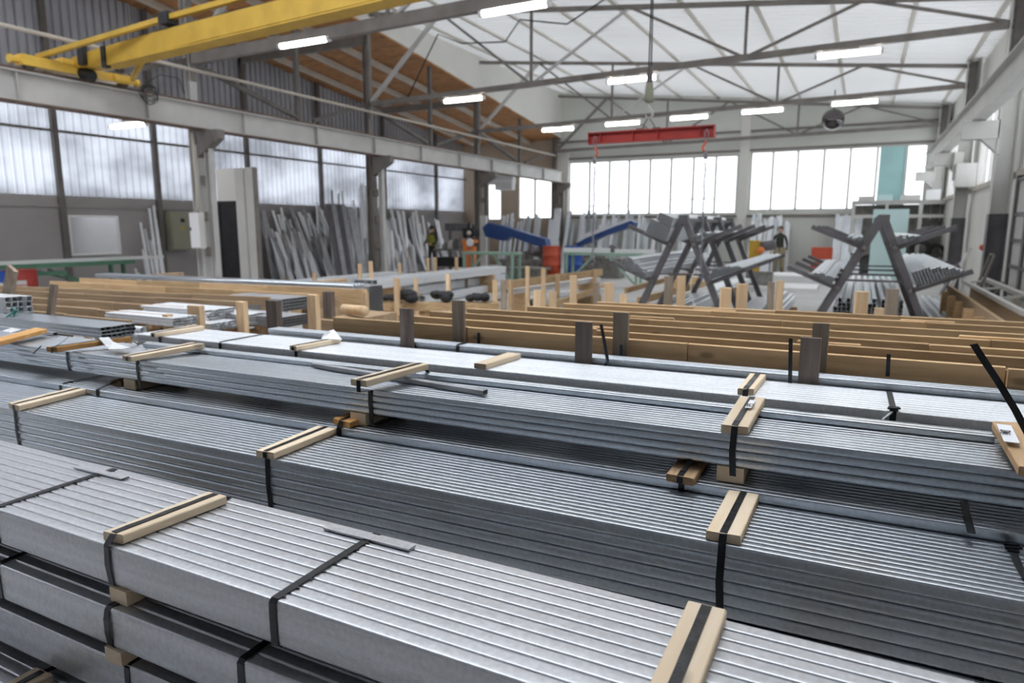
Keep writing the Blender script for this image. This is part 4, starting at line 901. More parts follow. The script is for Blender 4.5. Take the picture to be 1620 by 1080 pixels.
# ================================================================= MIDDLE AND BACKGROUND
def atd(x, y, d):
    return EYE + (FW + RT*((x-810)/FPX) - UP*((y-540)/FPX))*d
def upstake(x0, x1, yt, wid, label, m='stake', foot=0., n='wooden_stake'):
    d = FPX*wid/(x1-x0); a = atd((x0+x1)/2, yt, d)
    mb = MB().bar((0, 0, 0), (random.uniform(-.01, .01), 0, a.z-foot), wid*.92, .05, up=(0, 1, 0), ch=.003)
    o = mb.build(n, m, None, origin=False); o.location = (a.x, a.y, foot); o.rotation_euler = (0, 0, YAW*.6)
    return tag(o, label, 'wooden stake')
# ---- A-frame cantilever racks
def pack(root_m, n, m_, tw, th, L, step=None, mt='zinc_painted_sheen', label='', grp=None, dark=False, name='tube_pack'):
    """pack of tubes, open ends to the front; local x across, y along, z up"""
    r = empty(name, (0, 0, 0), 0, label, 'tube pack', grp, mtx=root_m)
    me = None; cnt = 0
    for i in range(n):
        top = m_ if step is None else max(1, step[i % len(step)])
        for j in range(top):
            if me is None:
                o = MB().hollow((0, 0, 0), tw*.96, th*.96, L, ax=1, r=.003, t=.002, deep=.7, seg=1).build('steel_tube', mt, r, local=True); me = o.data
            else:
                o = bpy.data.objects.new('steel_tube', me); C.objects.link(o); o.parent = r
            o.location = (i*tw, random.uniform(-.012, .012), j*th); cnt += 1
    return r
def rack(x0, y0, apex, ql, qr, name_, depth=4, dy=1.35):
    r = empty('cantilever_rack', (x0, y0, 0), 0, name_, 'storage rack')
    for k in range(depth):
        y = y0+k*dy
        part(r, 'frame_leg', 'charcoal', lambda b: b.bar((x0, y, apex), (x0-ql, y, 0), .085, .1, up=(0, 1, 0)))
        part(r, 'frame_leg', 'charcoal', lambda b: b.bar((x0, y, apex), (x0+qr, y, 0), .085, .1, up=(0, 1, 0)))
        part(r, 'apex_plate', 'charcoal', lambda b: b.box((x0-.07, y-.055, apex-.1), (x0+.07, y+.055, apex+.02)))
        part(r, 'cross_tie', 'charcoal', lambda b: b.box((x0-ql*.45, y-.02, apex*.53), (x0+qr*.45, y+.02, apex*.545)))
        for s, q in ((-1, ql), (1, qr)):
            for f, ln in ((.225, .66), (.525, .66)):
                ax_ = x0+s*q*f; az = apex*(1-f); a = V((ax_, y, az)); e = a+V((s*ln, 0, ln*.42))
                part(r, 'arm', 'charcoal', lambda b: b.bar(a-V((s*.04, 0, .02)), e, .06, .07, up=(0, 1, 0)))
                part(r, 'arm_joint', 'steel_brown', lambda b: b.lathe(a+V((0, -.06, 0)), [(.035, 0), (.035, .02), (.02, .03)], 12, (0, -1, 0)), True)
    for z in (.25,):
        for s, q in ((-1, ql), (1, qr)):
            part(r, 'longitudinal_tie', 'charcoal', lambda b: b.bar((x0+s*q*(1-z/apex), y0, z), (x0+s*q*(1-z/apex), y0+dy*(depth-1), z), .05, .05))
    part(r, 'ridge_tie', 'charcoal', lambda b: b.bar((x0, y0, apex-.05), (x0, y0+dy*(depth-1), apex-.05), .05, .05))
    return r
RY = 10.4
rack(-2.40, RY, 1.87, .83, .80, 'dark grey A-frame cantilever rack on the left, loaded with tube packs')
rack(.235, RY, 1.85, .92, .74, 'dark grey A-frame cantilever rack on the right, in front of the aqua panel')
def armpack(x0, apex, s, q, f, off, n, m_, tw, th, L, label, step=None, y=None, mt='zinc_painted_sheen', lift=0):
    ax_ = x0+s*q*f; az = apex*(1-f); tilt = math.atan(.42)
    # arm top surface, then outwards by off
    dirx = V((s*cos(tilt), 0, sin(tilt))); nz = V((-s*sin(tilt), 0, cos(tilt)))
    w_ = n*tw
    start = V((ax_, (y or RY)-.25, az))+dirx*off+nz*(.036+lift)
    X = dirx if s > 0 else -dirx
    if s < 0: start = start+dirx*w_
    m = Matrix(((X.x, 0, nz.x, start.x), (0, 1, 0, start.y), (X.z, 0, nz.z, start.z), (0, 0, 0, 1)))
    return pack(m, n, m_, tw, th, L, step, mt, label)
armpack(-2.40, 1.87, -1, .83, .225, .03, 10, 7, .034, .032, 5.2, 'square block of dark-ended tubes on the upper left arms of the left rack')
armpack(-2.40, 1.87, -1, .83, .225, .05, 7, 4, .034, .032, 5.0, 'smaller tube pack at the apex of the left rack, above the square block', lift=.235)
armpack(-2.40, 1.87, -1, .83, .525, .07, 9, 5, .042, .036, 5.2, 'stepped tube pack on the lower left arms of the left rack', step=[5, 5, 4, 2, 4, 3, 3, 2, 3])
armpack(-2.40, 1.87, 1, .80, .225, .07, 9, 2, .034, .03, 4.6, 'thin layer of bright tubes on the upper right arms of the left rack', step=[3, 3, 2, 2, 2, 2, 1, 1, 1])
armpack(-2.40, 1.87, 1, .80, .525, .07, 14, 4, .034, .032, 5.2, 'long bright tube pack on the lower right arms of the left rack', step=[2, 3, 4, 4, 4, 3, 4, 4, 3, 3, 2, 2, 2, 1])
armpack(.235, 1.85, -1, .92, .225, .07, 6, 3, .03, .026, 4.0, 'few dark tubes on the upper left arms of the right rack', step=[1, 2, 1, 2, 3, 3])
armpack(.235, 1.85, -1, .92, .525, .09, 9, 3, .034, .03, 4.4, 'bright tube pack on the lower left arms of the right rack', step=[1, 2, 2, 3, 3, 2, 3, 3, 3])
armpack(.235, 1.85, 1, .74, .225, .05, 8, 4, .032, .028, 4.4, 'dark tube stubs on the upper right arms of the right rack', step=[4, 4, 2, 3, 2, 2, 1, 1])
armpack(.235, 1.85, 1, .74, .525, .07, 15, 6, .036, .034, 5.2, 'big fanned tube pack on the lower right arms of the right rack', step=[6, 6, 6, 6, 6, 6, 5, 5, 5, 4, 4, 3, 3, 2, 1])
for (x, z, n, lb) in ((-2.95, .12, 6, 'bright tubes lying on low supports under the left arms of the left rack'), (-1.55, .12, 7, 'bright tubes lying on the floor rails under the right arms of the left rack'), (-.30, .12, 16, 'layers of white tubes lying inside the foot of the right rack'), (1.05, .14, 6, 'bright tubes lying beside the right foot of the right rack')):
    pack(Matrix.Translation((x, 10.1 if n < 16 else 10.9, z)), n, 5 if n < 16 else 9, .055, .05 if n < 16 else .065, 5.5, [3, 5, 4, 5, 2, 4] if n < 16 else [7, 9, 8, 9, 6, 9], 'zinc_painted_sheen', lb)
    for yy in (10.6, 14.8): thing('timber_bearer', 'plank', MB().box((x-.1, yy, 0), (x+n*.055+.1, yy+.09, z-.002)), '%s floor timber under the %s' % ('front' if yy < 12 else 'rear', lb.replace('lying on low supports ', '').replace('lying on the floor rails ', '').replace('lying ', '')), 'timber bearer')
# ---- long white tube stacks running away from the camera
def linepack(pa, pb, z, w, h, n, m_, label, mt='zinc_painted_sheen', z0=None):
    a, b = at(pa[0], pa[1], 2, z), at(pb[0], pb[1], 2, z); d = b-a; ang = atan2(d.y, d.x)-pi/2
    m = Matrix.Translation((a.x, a.y, z-h)) @ Matrix.Rotation(ang, 4, 'Z') @ Matrix.Translation((-w, 0, 0))
    r = pack(m, n, m_, w/n, h/m_, d.length, None, mt, label); base = z-h
    for f, t in ((.12, 'near end'), (.85, 'far end')):
        q = m @ V((w/2, d.length*f, 0)); 
        if base > .03:
            mb = MB().box((-w/2-.06, -.05, 0), (w/2+.06, .05, base-.003)); o = mb.build('timber_bearer', 'plank', None, origin=False); o.location = (q.x, q.y, 0); o.rotation_euler = (0, 0, ang)
            tag(o, 'squared timber block under the %s of %s' % (t, label.split(' in the middle of')[0].split(' in front')[0].replace('the ', '', 1).replace(' lying low between the stakes', '').replace(' of the middle stack', '').replace('in the ', 'in ')), 'timber bearer')
    return r
linepack((470, 446), (640, 429.5), .70, .5, .14, 5, 2, 'the white tube pack farthest left in front of the leaning bars')
linepack((597, 443), (801, 421), .78, .55, .16, 4, 2, 'the long white tube pack with the highest top in the middle of the hall')
linepack((640, 456), (800, 433), .55, .5, .16, 4, 2, 'the white tube pack in the second step of the middle stack')
linepack((672, 468), (800, 446), .38, .5, .16, 4, 2, 'the white tube pack in the third step of the middle stack')
linepack((700, 482), (812, 458), .2, .5, .15, 4, 2, 'the white tube pack lowest in the middle stack')
linepack((812, 457), (951, 438), .60, .22, .1, 2, 1, 'the single thick white tubes in front of the pale butted boards')
linepack((850, 474), (960, 455), .35, .5, .12, 5, 2, 'the white tubes lying low between the stakes left of the left rack')
linepack((1040, 482), (1190, 440), .36, .4, .12, 5, 2, 'the white tubes running under the left rack')
linepack((1200, 494), (1222, 470), .5, .3, .12, 5, 2, 'the bright tubes between the two racks')
def yboard(pa, pb, z, h, t, m, label):
    a, b = at(pa[0], pa[1], 2, z), at(pb[0], pb[1], 2, z)
    mb = MB().bar((0, 0, 0), (0, (b-a).length, 0), t, h, ch=.003); o = mb.build('wooden_board', m, None, origin=False)
    o.location = (a.x, a.y, z-h/2); d = b-a; o.rotation_euler = (0, 0, atan2(d.y, d.x)-pi/2); return tag(o, label, 'wooden board')
woodmat('plank_y', (.72, .52, .31), (.55, .37, .20), axis=1)
n = 7; P0, P1 = V((801, 444)).to_3d() if False else (801, 444), (953, 425)
for i in range(n):
    f0, f1 = i/n, (i+.97)/n
    # equal lengths in the hall, not in the picture
    a, b = at(P0[0], P0[1], 2, .78), at(P1[0], P1[1], 2, .78); u, v = a.lerp(b, f0), a.lerp(b, f1)
    yboard(proj(u), proj(v), .78, .15, .04, 'plank_y', 'pale butted board above the single thick white tubes, number %s from the near end' % ['one', 'two', 'three', 'four', 'five', 'six', 'seven'][i])
    if i in (0, 3, 6):
        thing('wooden_stake', 'stake', MB().box((u.x+.03, u.y, 0), (u.x+.1, u.y+.08, .80)), 'post carrying the pale butted boards, %s one' % {0: 'near', 3: 'middle', 6: 'far'}[i], 'wooden stake')
yboard((873, 478), (960, 448), .40, .12, .05, 'plank_y', 'brown board lying behind the thick white tubes')
yboard((1010, 470), (1120, 443), .52, .13, .05, 'plank_y', 'pale board running towards the left rack from the row of stakes')
yboard((990, 455), (1085, 431), .62, .10, .05, 'plank_y', 'brown board under the lower left arms of the left rack')
for a, b, c, lb in ((1010, 470, 0, 'near'), (1085, 431, 1, 'far')):
    p = at(a, b, 2, .5); thing('timber_bearer', 'plank', MB().box((p.x-.35, p.y+.1, 0), (p.x+.35, p.y+.2, .38)), 'squared timber trestle under the boards beside the left rack, %s one' % lb, 'timber bearer')
SK = [(566, 572, 417, 'l'), (584, 590, 413, 'l'), (630, 635, 416, 'l'), (675, 680, 408, 'l'), (685, 690, 407, 'l'), (720, 725, 407, 'l'), (622, 631, 440, 'l'), (655, 661, 440, 'l'), (706, 713, 433, 'l'), (678, 683, 433, 'l'), (735, 740, 441, 'd'), (752, 756, 433, 'l'), (757, 761, 441, 'd'), (779, 787, 443, 'l'), (792, 801, 443, 'd'), (831, 838, 421, 'l'), (857, 864, 424, 'l'), (901, 913, 435, 'l'), (957, 973, 447, 'l'), (940, 950, 447, 'd'), (1051, 1066, 437, 'd'), (1071, 1086, 437, 'l'), (1141, 1159, 455, 'l'), (1166, 1184, 449, 'l'), (1216, 1227, 446, 'd'), (1228, 1240, 444, 'l'), (1352, 1372, 461, 'l'), (1403, 1421, 457, 'd'), (843, 856, 459, 'l'), (867, 880, 461, 'l'), (980, 992, 465, 'l'), (1386, 1402, 487, 'l'), (453, 457, 437, 'l'), (494, 500, 431, 'l')]
nb = ['first', 'second', 'third', 'fourth', 'fifth', 'sixth', 'seventh', 'eighth', 'ninth', 'tenth', 'eleventh', 'twelfth', 'thirteenth', 'fourteenth', 'fifteenth', 'sixteenth', 'seventeenth', 'eighteenth', 'nineteenth', 'twentieth', 'twenty-first', 'twenty-second', 'twenty-third', 'twenty-fourth', 'twenty-fifth', 'twenty-sixth', 'twenty-seventh', 'twenty-eighth', 'twenty-ninth', 'thirtieth', 'thirty-first', 'thirty-second']
SK.sort(key=lambda s: s[0]); cl = cd = 0
for x0, x1, yt, k in SK:
    if k == 'l': lb = 'light pine stake, %s from the left among light ones in mid-hall' % (nb[cl]); cl += 1
    else: lb = 'brown weathered stake, %s from the left among brown ones in mid-hall' % nb[cd]; cd += 1
    upstake(x0, x1, yt, .07 if x1-x0 < 10 else .09, lb, 'stake' if k == 'l' else 'weathered_light')
def lump(c, r, label, m='black', sc=(1.3, 1, .7)):
    mb = MB(); random.seed(int(abs(c.x*91)))
    for k in range(7): mb.ball(V(c)+V((random.uniform(-r, r)*.8*sc[0], random.uniform(-r, r)*.5, r*.45+random.uniform(0, r)*.4)), r*random.uniform(.45, .7), 10, 7, (1, 1, .75))
    return thing('film_bundle', m, mb, label, 'plastic film')
zl = atd(690, 478, 8.6).z; fa, fb = atd(608, 478, 8.6), atd(790, 478, 8.6)
r = empty('timber_trestle', (fa.x, fa.y, 0), 0, 'low timber trestle carrying the black film bundles in front of the middle stack', 'trestle')
part(r, 'beam', 'plank', lambda b: b.bar((fa.x, fa.y, zl-.05), (fb.x, fb.y, zl-.05), .16, .1))
for f in (.04, .35, .65, .96):
    q = fa.lerp(fb, f); part(r, 'leg', 'plank', lambda b: b.box((q.x-.04, q.y-.04, 0), (q.x+.04, q.y+.04, zl-.1)))
for x, s_, lb in ((640, .14, 'crumpled black film bundle between two stakes of the middle stack'), (704, .12, 'crumpled black film bundle right of the stake pair'), (758, .10, 'flat black film heap left of the brown stake'), (618, .08, 'small black film heap at the near end of the middle stack')):
    q = fa.lerp(fb, (x-608)/182); lump(V((q.x, q.y, zl)), s_, lb, sc=(1.6, 1, .7))
pp = atd(577, 462, 6.4); thing('wooden_stake', 'stake', MB().bar((pp.x, pp.y, 0), pp, .05, .05), 'orange stake left of the tall narrow stack of dull profiles', 'wooden stake')
thing('log', 'stake', MB().tube([at(544, 487, 1, 4.6), at(576, 492, 1, 4.4)], [.035, .045], 10), 'short round pale log between the dark stake and the dull profile stack', 'log', smooth=True)
a = at(560, 492, 1, 4.5); thing('timber_bearer', 'plank_dark', MB().box((a.x-.15, 4.2, 0), (a.x+.15, 4.9, a.z-.045)), 'dark timber block under the short round log', 'timber bearer')
# ---- wooden troughs and steel rail at the right
def rot_box(name, m, x0, x1, y0, y1, z0, z1, label, cat): return thing(name, m, MB().box((x0, y0, z0), (x1, y1, z1)), label, cat)
r = empty('wooden_trough', (1.45, 9.0, 0), 0, 'long brown wooden trough with steel tubes at the right, nearest the right rack', 'trough')
part(r, 'side_board', 'plank_dark', lambda b: b.box((1.30, 8.2, .35), (1.34, 13.2, .78)))
part(r, 'side_board', 'plank_dark', lambda b: b.box((1.62, 8.2, .35), (1.66, 13.2, .74)))
part(r, 'end_board', 'plank_dark', lambda b: b.box((1.34, 8.2, .35), (1.62, 8.24, .74)))
for k in range(6): part(r, 'leg', 'plank', lambda b: b.box((1.2, 8.3+k*.9, 0), (1.30, 8.4+k*.9, .70)))
part(r, 'bottom_board', 'plank', lambda b: b.box((1.34, 8.24, .35), (1.62, 13.2, .38)))
for k in range(4): thing('steel_bar', 'zinc_painted_sheen', MB().bar((1.38+k*.06, 8.3, .42+.0), (1.38+k*.06, 13.0, .42), .05, .05), 'bright steel bar lying in the wooden trough, %s from the left' % nb[k], 'steel bar')
r = empty('steel_ladder_rail', (2.0, 9.6, 0), 0, 'white steel rail frame on trestles beside the right wall', 'rail frame')
part(r, 'rail', 'dull_white', lambda b: b.bar((1.95, 8.6, .82), (1.95, 14.4, .82), .08, .06))
part(r, 'rail', 'dull_white', lambda b: b.bar((1.60, 8.9, .80), (1.60, 14.0, .80), .06, .05))
for k in range(4): part(r, 'rung', 'dull_white', lambda b: b.bar((1.6, 9.1+k*1.5, .80), (1.95, 9.4+k*1.5, .82), .04, .03))
for k in range(3):
    part(r, 'leg', 'beige', lambda b: b.box((1.91, 8.8+k*2.6, 0), (1.99, 8.88+k*2.6, .79)))
r = empty('wooden_crate', (1.9, 7.2, 0), 0, 'brown open wooden crate at the lower right edge of the hall', 'crate')
cx, cy = 1.72, 7.3
part(r, 'side_board', 'plank_dark', lambda b: b.box((cx, cy, .1), (cx+.03, cy+1.2, .70))); part(r, 'side_board', 'plank_dark', lambda b: b.box((cx+.6, cy, .1), (cx+.63, cy+1.2, .86)))
part(r, 'end_board', 'plank', lambda b: b.box((cx, cy-.03, .1), (cx+.63, cy, .62))); part(r, 'end_board', 'plank', lambda b: b.box((cx, cy+1.2, .1), (cx+.63, cy+1.23, .8)))
for a, b_, h in ((0, 0, .74), (.58, 0, .96), (0, 1.15, .84), (.58, 1.15, .9)): part(r, 'corner_post', 'plank', lambda b: b.box((cx+a, cy+b_-.08, 0), (cx+a+.06, cy+b_-.03, h)))
part(r, 'base_board', 'plank_dark', lambda b: b.box((cx, cy, .06), (cx+.63, cy+1.2, .1)))
# ---- left side: wall things, bench, drums
def framed(name, x, y0, y1, z0, z1, mf, mi, label, cat, inner='panel'):
    r = empty(name, (x, (y0+y1)/2, z0), 0, label, cat)
    part(r, 'frame', mf, lambda b: (b.box((x, y0, z0), (x+.04, y1, z0+.05)), b.box((x, y0, z1-.05), (x+.04, y1, z1)), b.box((x, y0, z0+.05), (x+.04, y0+.05, z1-.05)), b.box((x, y1-.05, z0+.05), (x+.04, y1, z1-.05))))
    part(r, inner, mi, lambda b: b.box((x+.005, y0+.05, z0+.05), (x+.025, y1-.05, z1-.05))); return r
framed('whiteboard', XA+.001, 9.98, 11.24, 1.03, 2.0, 'white', 'whiteboard', 'white board in a white frame on the left wall above the green bench', 'whiteboard')
y0, y1 = at(268, 360, 0, -16.8).y, at(300, 360, 0, -16.8).y
r = empty('electrical_cabinet', (-16.8, y0, 1.1), 0, 'grey-green electrical cabinet on the left wall beside the first column', 'cabinet')
za, zb_ = at(284, 395, 0, -16.8).z, at(284, 334, 0, -16.8).z
part(r, 'body', 'olive', lambda b: b.box((XA, y0, za), (XA+.28, y1, zb_))); part(r, 'door', 'olive', lambda b: b.box((XA+.285, y0+.03, za+.03), (XA+.30, y1-.03, zb_-.03)))
part(r, 'meter_window', 'black', lambda b: b.box((XA+.301, y0+.45*(y1-y0), zb_-.3), (XA+.305, y0+.65*(y1-y0), zb_-.2)))
part(r, 'warning_plate', 'yellow', lambda b: b.box((XA+.301, y0+.45*(y1-y0), zb_-.5), (XA+.305, y0+.6*(y1-y0), zb_-.42)))
q0, q1 = at(301, 336, 1, 9.55), at(321, 393, 1, 9.55)
r = empty('fuse_box', (q0.x, 9.7, q1.z), 0, 'white fuse box fixed to the first steel column', 'cabinet')
part(r, 'body', 'dull_white', lambda b: b.box((q0.x, 9.52, q1.z), (q1.x, 9.64, q0.z))); part(r, 'door', 'white', lambda b: b.box((q0.x+.02, 9.50, q1.z+.02), (q1.x-.02, 9.518, q0.z-.02)))
part(r, 'lock', 'black', lambda b: b.box((q0.x+.03, 9.485, (q0.z+q1.z)/2), (q0.x+.06, 9.50, (q0.z+q1.z)/2+.06)))
part(r, 'cable_pipe', 'beige', lambda b: b.tube([((q0.x+q1.x)/2, 9.6, q0.z), ((q0.x+q1.x)/2+.03, 9.61, q0.z+.5), ((q0.x+q1.x)/2-.01, 9.62, 3.6)], .03, 8), True)
# tall sheet partition with dark doorway behind the first column
r = empty('sheet_partition', (-13.0, 11.5, 0), 0, 'tall pale sheet-metal partition with a dark doorway right of the first column', 'partition')
Yp = 11.3; pa, pb = at(343, 300, 1, Yp), at(372, 300, 1, Yp); pc = at(401, 300, 1, Yp); zt = at(372, 266, 1, Yp).z; zd = at(356, 318, 1, Yp).z
part(r, 'panel', 'dull_white', lambda b: b.box((pb.x, Yp, 0), (pb.x+(pc.x-pb.x)*.48, Yp+.05, zt)))
part(r, 'panel', 'dull_white', lambda b: b.box((pb.x+(pc.x-pb.x)*.52, Yp+.02, 0), (pc.x, Yp+.07, zt)))
part(r, 'panel_over_door', 'wall_cream', lambda b: b.box((pa.x, Yp+.01, zd), (pb.x-.002, Yp+.05, zt)))
part(r, 'doorway', 'black', lambda b: (b.box((pa.x-.05, Yp, 0), (pa.x+.02, Yp+.06, zd)), b.box((pa.x-1.1, Yp+.5, 0), (pb.x+.02, Yp+.54, zd)), b.box((pb.x-.06, Yp, 0), (pb.x-.003, Yp+.06, zd)), b.box((pa.x, Yp, zd-.06), (pb.x, Yp+.5, zd))))  # black sheet behind the opening stands in for the shade inside
part(r, 'edge_trim', 'steel_brown', lambda b: b.box((pc.x, Yp-.01, 0), (pc.x+.06, Yp+.08, zt)))
# bench along the wall
BX = -15.55
ya_, yb_ = at(0, 411, 0, BX), at(257, 405, 0, BX)
r = empty('roller_bench', (BX, 9, 0), 0, 'green lattice bench running along the left wall below the white board', 'bench')
part(r, 'top_beam', 'green', lambda b: b.box((BX-.2, ya_.y-2.5, yb_.z-.14), (BX+.2, at(205, 408, 0, BX).y, yb_.z-.05)))
part(r, 'lower_beam', 'green', lambda b: b.box((BX+.1, ya_.y-2.5, yb_.z-.3), (BX+.16, ya_.y+1.2, yb_.z-.22)))
ye = at(195, 420, 0, BX).y
for yy in (ye-.3, ye-.0, 3.6, 6.3):
    part(r, 'leg', 'green', lambda b: b.box((BX-.05, yy-.03, 0), (BX+.03, yy+.03, yb_.z-.14)))
for a, b2 in (((ye-2.0), ye-.25), (ye-1.7, ye-.3)): part(r, 'brace', 'green', lambda b: b.bar((BX, a, yb_.z-.18), (BX, b2, .25), .04, .04))
thing('square_tube', 'white', MB().bar((BX, ya_.y-2.5, yb_.z-.012), (BX, yb_.y, yb_.z-.012), .09, .07), 'long white square tube lying on the green wall bench', 'steel tube')
def drum(c, label, m, lab=None, m2='dull_white', r_=.29, h=.88):
    r = empty('steel_drum', c, 0, label, 'drum'); c = V(c)
    pr = [(r_-.01, 0), (r_, .01), (r_, .28), (r_+.012, .295), (r_, .31), (r_, .57), (r_+.012, .585), (r_, .60), (r_, h-.01), (r_+.006, h), (r_-.02, h), (r_-.025, h-.02)]
    part(r, 'shell', m, lambda b: b.lathe(c, pr, 28), True)
    part(r, 'lid', m2, lambda b: b.lathe(c+V((0, 0, h-.02)), [(r_-.03, 0), (r_-.03, .008)], 28), True)
    if lab:
        a0, a1, z0, z1 = lab; pts = []
        vs = []
        for k in range(7):
            a = a0+(a1-a0)*k/6
            for z in (z0, z1): vs.append(c+V((cos(a)*(r_+.003), sin(a)*(r_+.003), z)))
        part(r, 'paper_label', 'dull_white', lambda b: b.add(vs, [(2*k, 2*k+2, 2*k+3, 2*k+1) for k in range(6)]))
    return r
c = at(32, 440, 0, -14.9); drum((c.x, c.y, 0), 'dark red drum with white label at the left edge, under the green bench', 'red', (R(-50), R(-8), .50, .68), 'red')
c2_ = at(-6, 440, 0, -14.9); drum((c2_.x, c2_.y, 0), 'blue drum with white label at the very left edge', 'blue', (R(-50), R(-8), .42, .66), 'blue')
# ---- leaning bars
random.seed(11)
def lean(p, q, w, t, m, label, cat='steel bar', group=None, name='leaning_bar'):
    mb = MB().bar(p, q, w, t, up=(1, 0, .2)); return thing(name, m, mb, label, cat, group)
# small group beside the first column
for k, (xt, yt, xb) in enumerate([(222, 352, 240), (229, 362, 247), (236, 330, 252), (243, 325, 258), (246, 345, 262), (238, 380, 250), (214, 425, 224), (219, 432, 229), (250, 410, 263), (226, 395, 236)]):
    q = at(xt, yt, 0, XA+.08); d = at(xb, 441, 0, XA+.9); p = V((XA+.9, d.y, 0))
    lean(p, q, .05, .04, 'zinc_painted_sheen', 'galvanized bar leaning on the left wall between the white board and the grey cabinet', 'steel bar', 'bars leaning beside the white board')
# main heap: from the partition to the second column and beyond
def heap(x0, x1, n, yt0, yt1, foot, group, label, lx=(-26, -4), ws=(.05, .14), mats=('zinc_painted_sheen', 'zinc', 'zinc_dull', 'zinc_painted_sheen')):
    for k in range(n):
        xt = random.uniform(x0, x1); yt = random.uniform(yt0, yt1)+abs(random.gauss(0, 12)); tier = random.random()
        q = at(xt, yt, 0, XA+.12+tier*.5); xb = xt+random.uniform(*lx)*-1
        s = at(xb, 438, 0, XA+.55+tier*1.3); p = V((XA+.55+tier*1.3, s.y, 0))
        if q.z < .5: q.z = .5+random.random()*.4
        lean(p, q, random.uniform(*ws), random.uniform(.025, .05), random.choice(mats), label, 'steel bar', group)
def heap2(x0, x1, n, yt0, yt1, group, label, lx, ws, mats, tier):
    for k in range(n):
        xt = random.uniform(x0, x1); yt = random.uniform(yt0, yt1); tr = tier+random.uniform(0, .12); foot = XA+.95+tr*1.6
        q = at(xt, yt, 0, XA+.2+tr); s_ = at(xt+random.uniform(*lx), 436, 0, foot); p = V((foot, s_.y, 0))
        if q.z < .35: q.z = .35+random.random()*.2
        lean(p, q, random.uniform(*ws), random.uniform(.03, .05), random.choice(mats), label, 'steel bar', group)
B3 = ('zinc_painted_sheen', 'zinc_dull', 'zinc_painted_sheen', 'zinc_painted_sheen'); B4 = ('zinc_painted_sheen', 'white', 'zinc_painted_sheen', 'paper')
g, l = 'bars leaning left of the dark sheets', 'galvanized bar tilted leftwards in the heap between the partition and the dark ribbed sheets'
heap2(408, 505, 40, 328, 365, g, l, (18, 46), (.06, .14), B3, 0)
heap2(420, 512, 34, 360, 395, g, l, (14, 30), (.07, .15), B3, .35)
heap2(450, 520, 18, 390, 415, g, l, (8, 18), (.08, .16), B3, .7)
g, l = 'bars around the dark sheets', 'slim galvanized bar standing steeply around the dark ribbed sheets'
heap2(495, 590, 26, 290, 345, g, l, (4, 12), (.05, .1), B3, 0)
heap2(545, 590, 18, 345, 400, g, l, (2, 8), (.06, .12), B3, .3)
g, l = 'white bars right of the second column', 'short bright bar stacked against the wall right of the second column'
heap2(598, 664, 24, 330, 362, g, l, (8, 20), (.08, .16), B4, 0)
heap2(604, 660, 24, 358, 392, g, l, (6, 16), (.14, .24), B4, .3)
heap2(618, 668, 16, 388, 410, g, l, (4, 10), (.16, .26), B4, .6)
g, l = 'bars at the end of the left wall', 'galvanized bar at the right end of the leaning heaps, beside the capped person'
heap2(640, 700, 20, 340, 385, g, l, (8, 22), (.07, .13), B3, .1)
heap2(680, 722, 12, 385, 410, g, l, (4, 10), (.08, .14), B3, .3)
for k, (xa, xb, yt, yb2, m) in enumerate(((516, 523, 322, 425, 'charcoal'), (524, 531, 322, 426, 'zinc_dull'), (532, 539, 323, 427, 'charcoal'), (540, 546, 323, 428, 'zinc_dull'), (551, 562, 330, 405, 'zinc_dull'))):
    Xs = XA+1.9; q0, q1 = at(xa, yt, 0, Xs-.3), at(xb, yt, 0, Xs-.3)
    p0 = V((Xs+.25, at(xa+10, 430, 0, Xs).y, 0)); p1 = V((Xs+.25, at(xb+10, 430, 0, Xs).y, 0))
    mb = MB(); nn = 4; vs = []
    for j in range(nn*2+1):
        f = j/(nn*2); a = p0.lerp(p1, f); b = q0.lerp(q1, f); off = V((.03 if j % 2 else 0, 0, 0)); vs += [a+off, b+off, b+off-V((.05, 0, 0)), a+off-V((.05, 0, 0))]
    fs = [(0, 1, 2, 3), tuple(len(vs)-4+i for i in (3, 2, 1, 0))]
    for j in range(nn*2): fs += [(4*j+i, 4*j+4+i, 4*j+4+(i+1) % 4, 4*j+(i+1) % 4) for i in range(4)]
    mb.add(vs, fs); thing('ribbed_sheet', m, mb, 'dark ribbed metal sheet standing against the left wall, %s of the row' % nb[k], 'metal sheet')
# standing bars at the far wall
def standing(xs, yt0, yt1, n, group, label, Yd=27.9, w=(.05, .16), mats=('zinc_painted_sheen', 'zinc', 'zinc_painted_sheen')):
    for k in range(n):
        x = random.uniform(*xs); yt = random.uniform(yt0, yt1); dd = random.uniform(0, .5)
        q = at(x, yt, 1, YF-.15-dd)
        if abs(q.x-XL) < .5 or abs(q.x+4.3) < .4: continue
        p = V((q.x+random.uniform(-.12, .12), YF-.75-dd, 0))
        mb = MB().bar(p, q, random.uniform(*w), random.uniform(.03, .06), up=(0, 1, 0)); thing('standing_bar', random.choice(mats), mb, label, 'steel bar', group)
standing((795, 872), 336, 352, 26, 'bars behind the blue saw', 'thin galvanized bar standing at the far wall behind the blue saw')
standing((872, 1000), 333, 356, 44, 'bars under the big window', 'galvanized bar standing at the far wall under the big window, left of the racks')
standing((1000, 1170), 338, 356, 34, 'bars behind the left rack', 'galvanized bar standing at the far wall behind the left rack')
standing((1180, 1250), 336, 362, 36, 'bars right of the wall pier', 'galvanized bar standing at the far wall between the pale pier and the red cart')
standing((1324, 1362), 338, 352, 18, 'bars left of the aqua panel', 'pale bar standing left of the aqua panel')
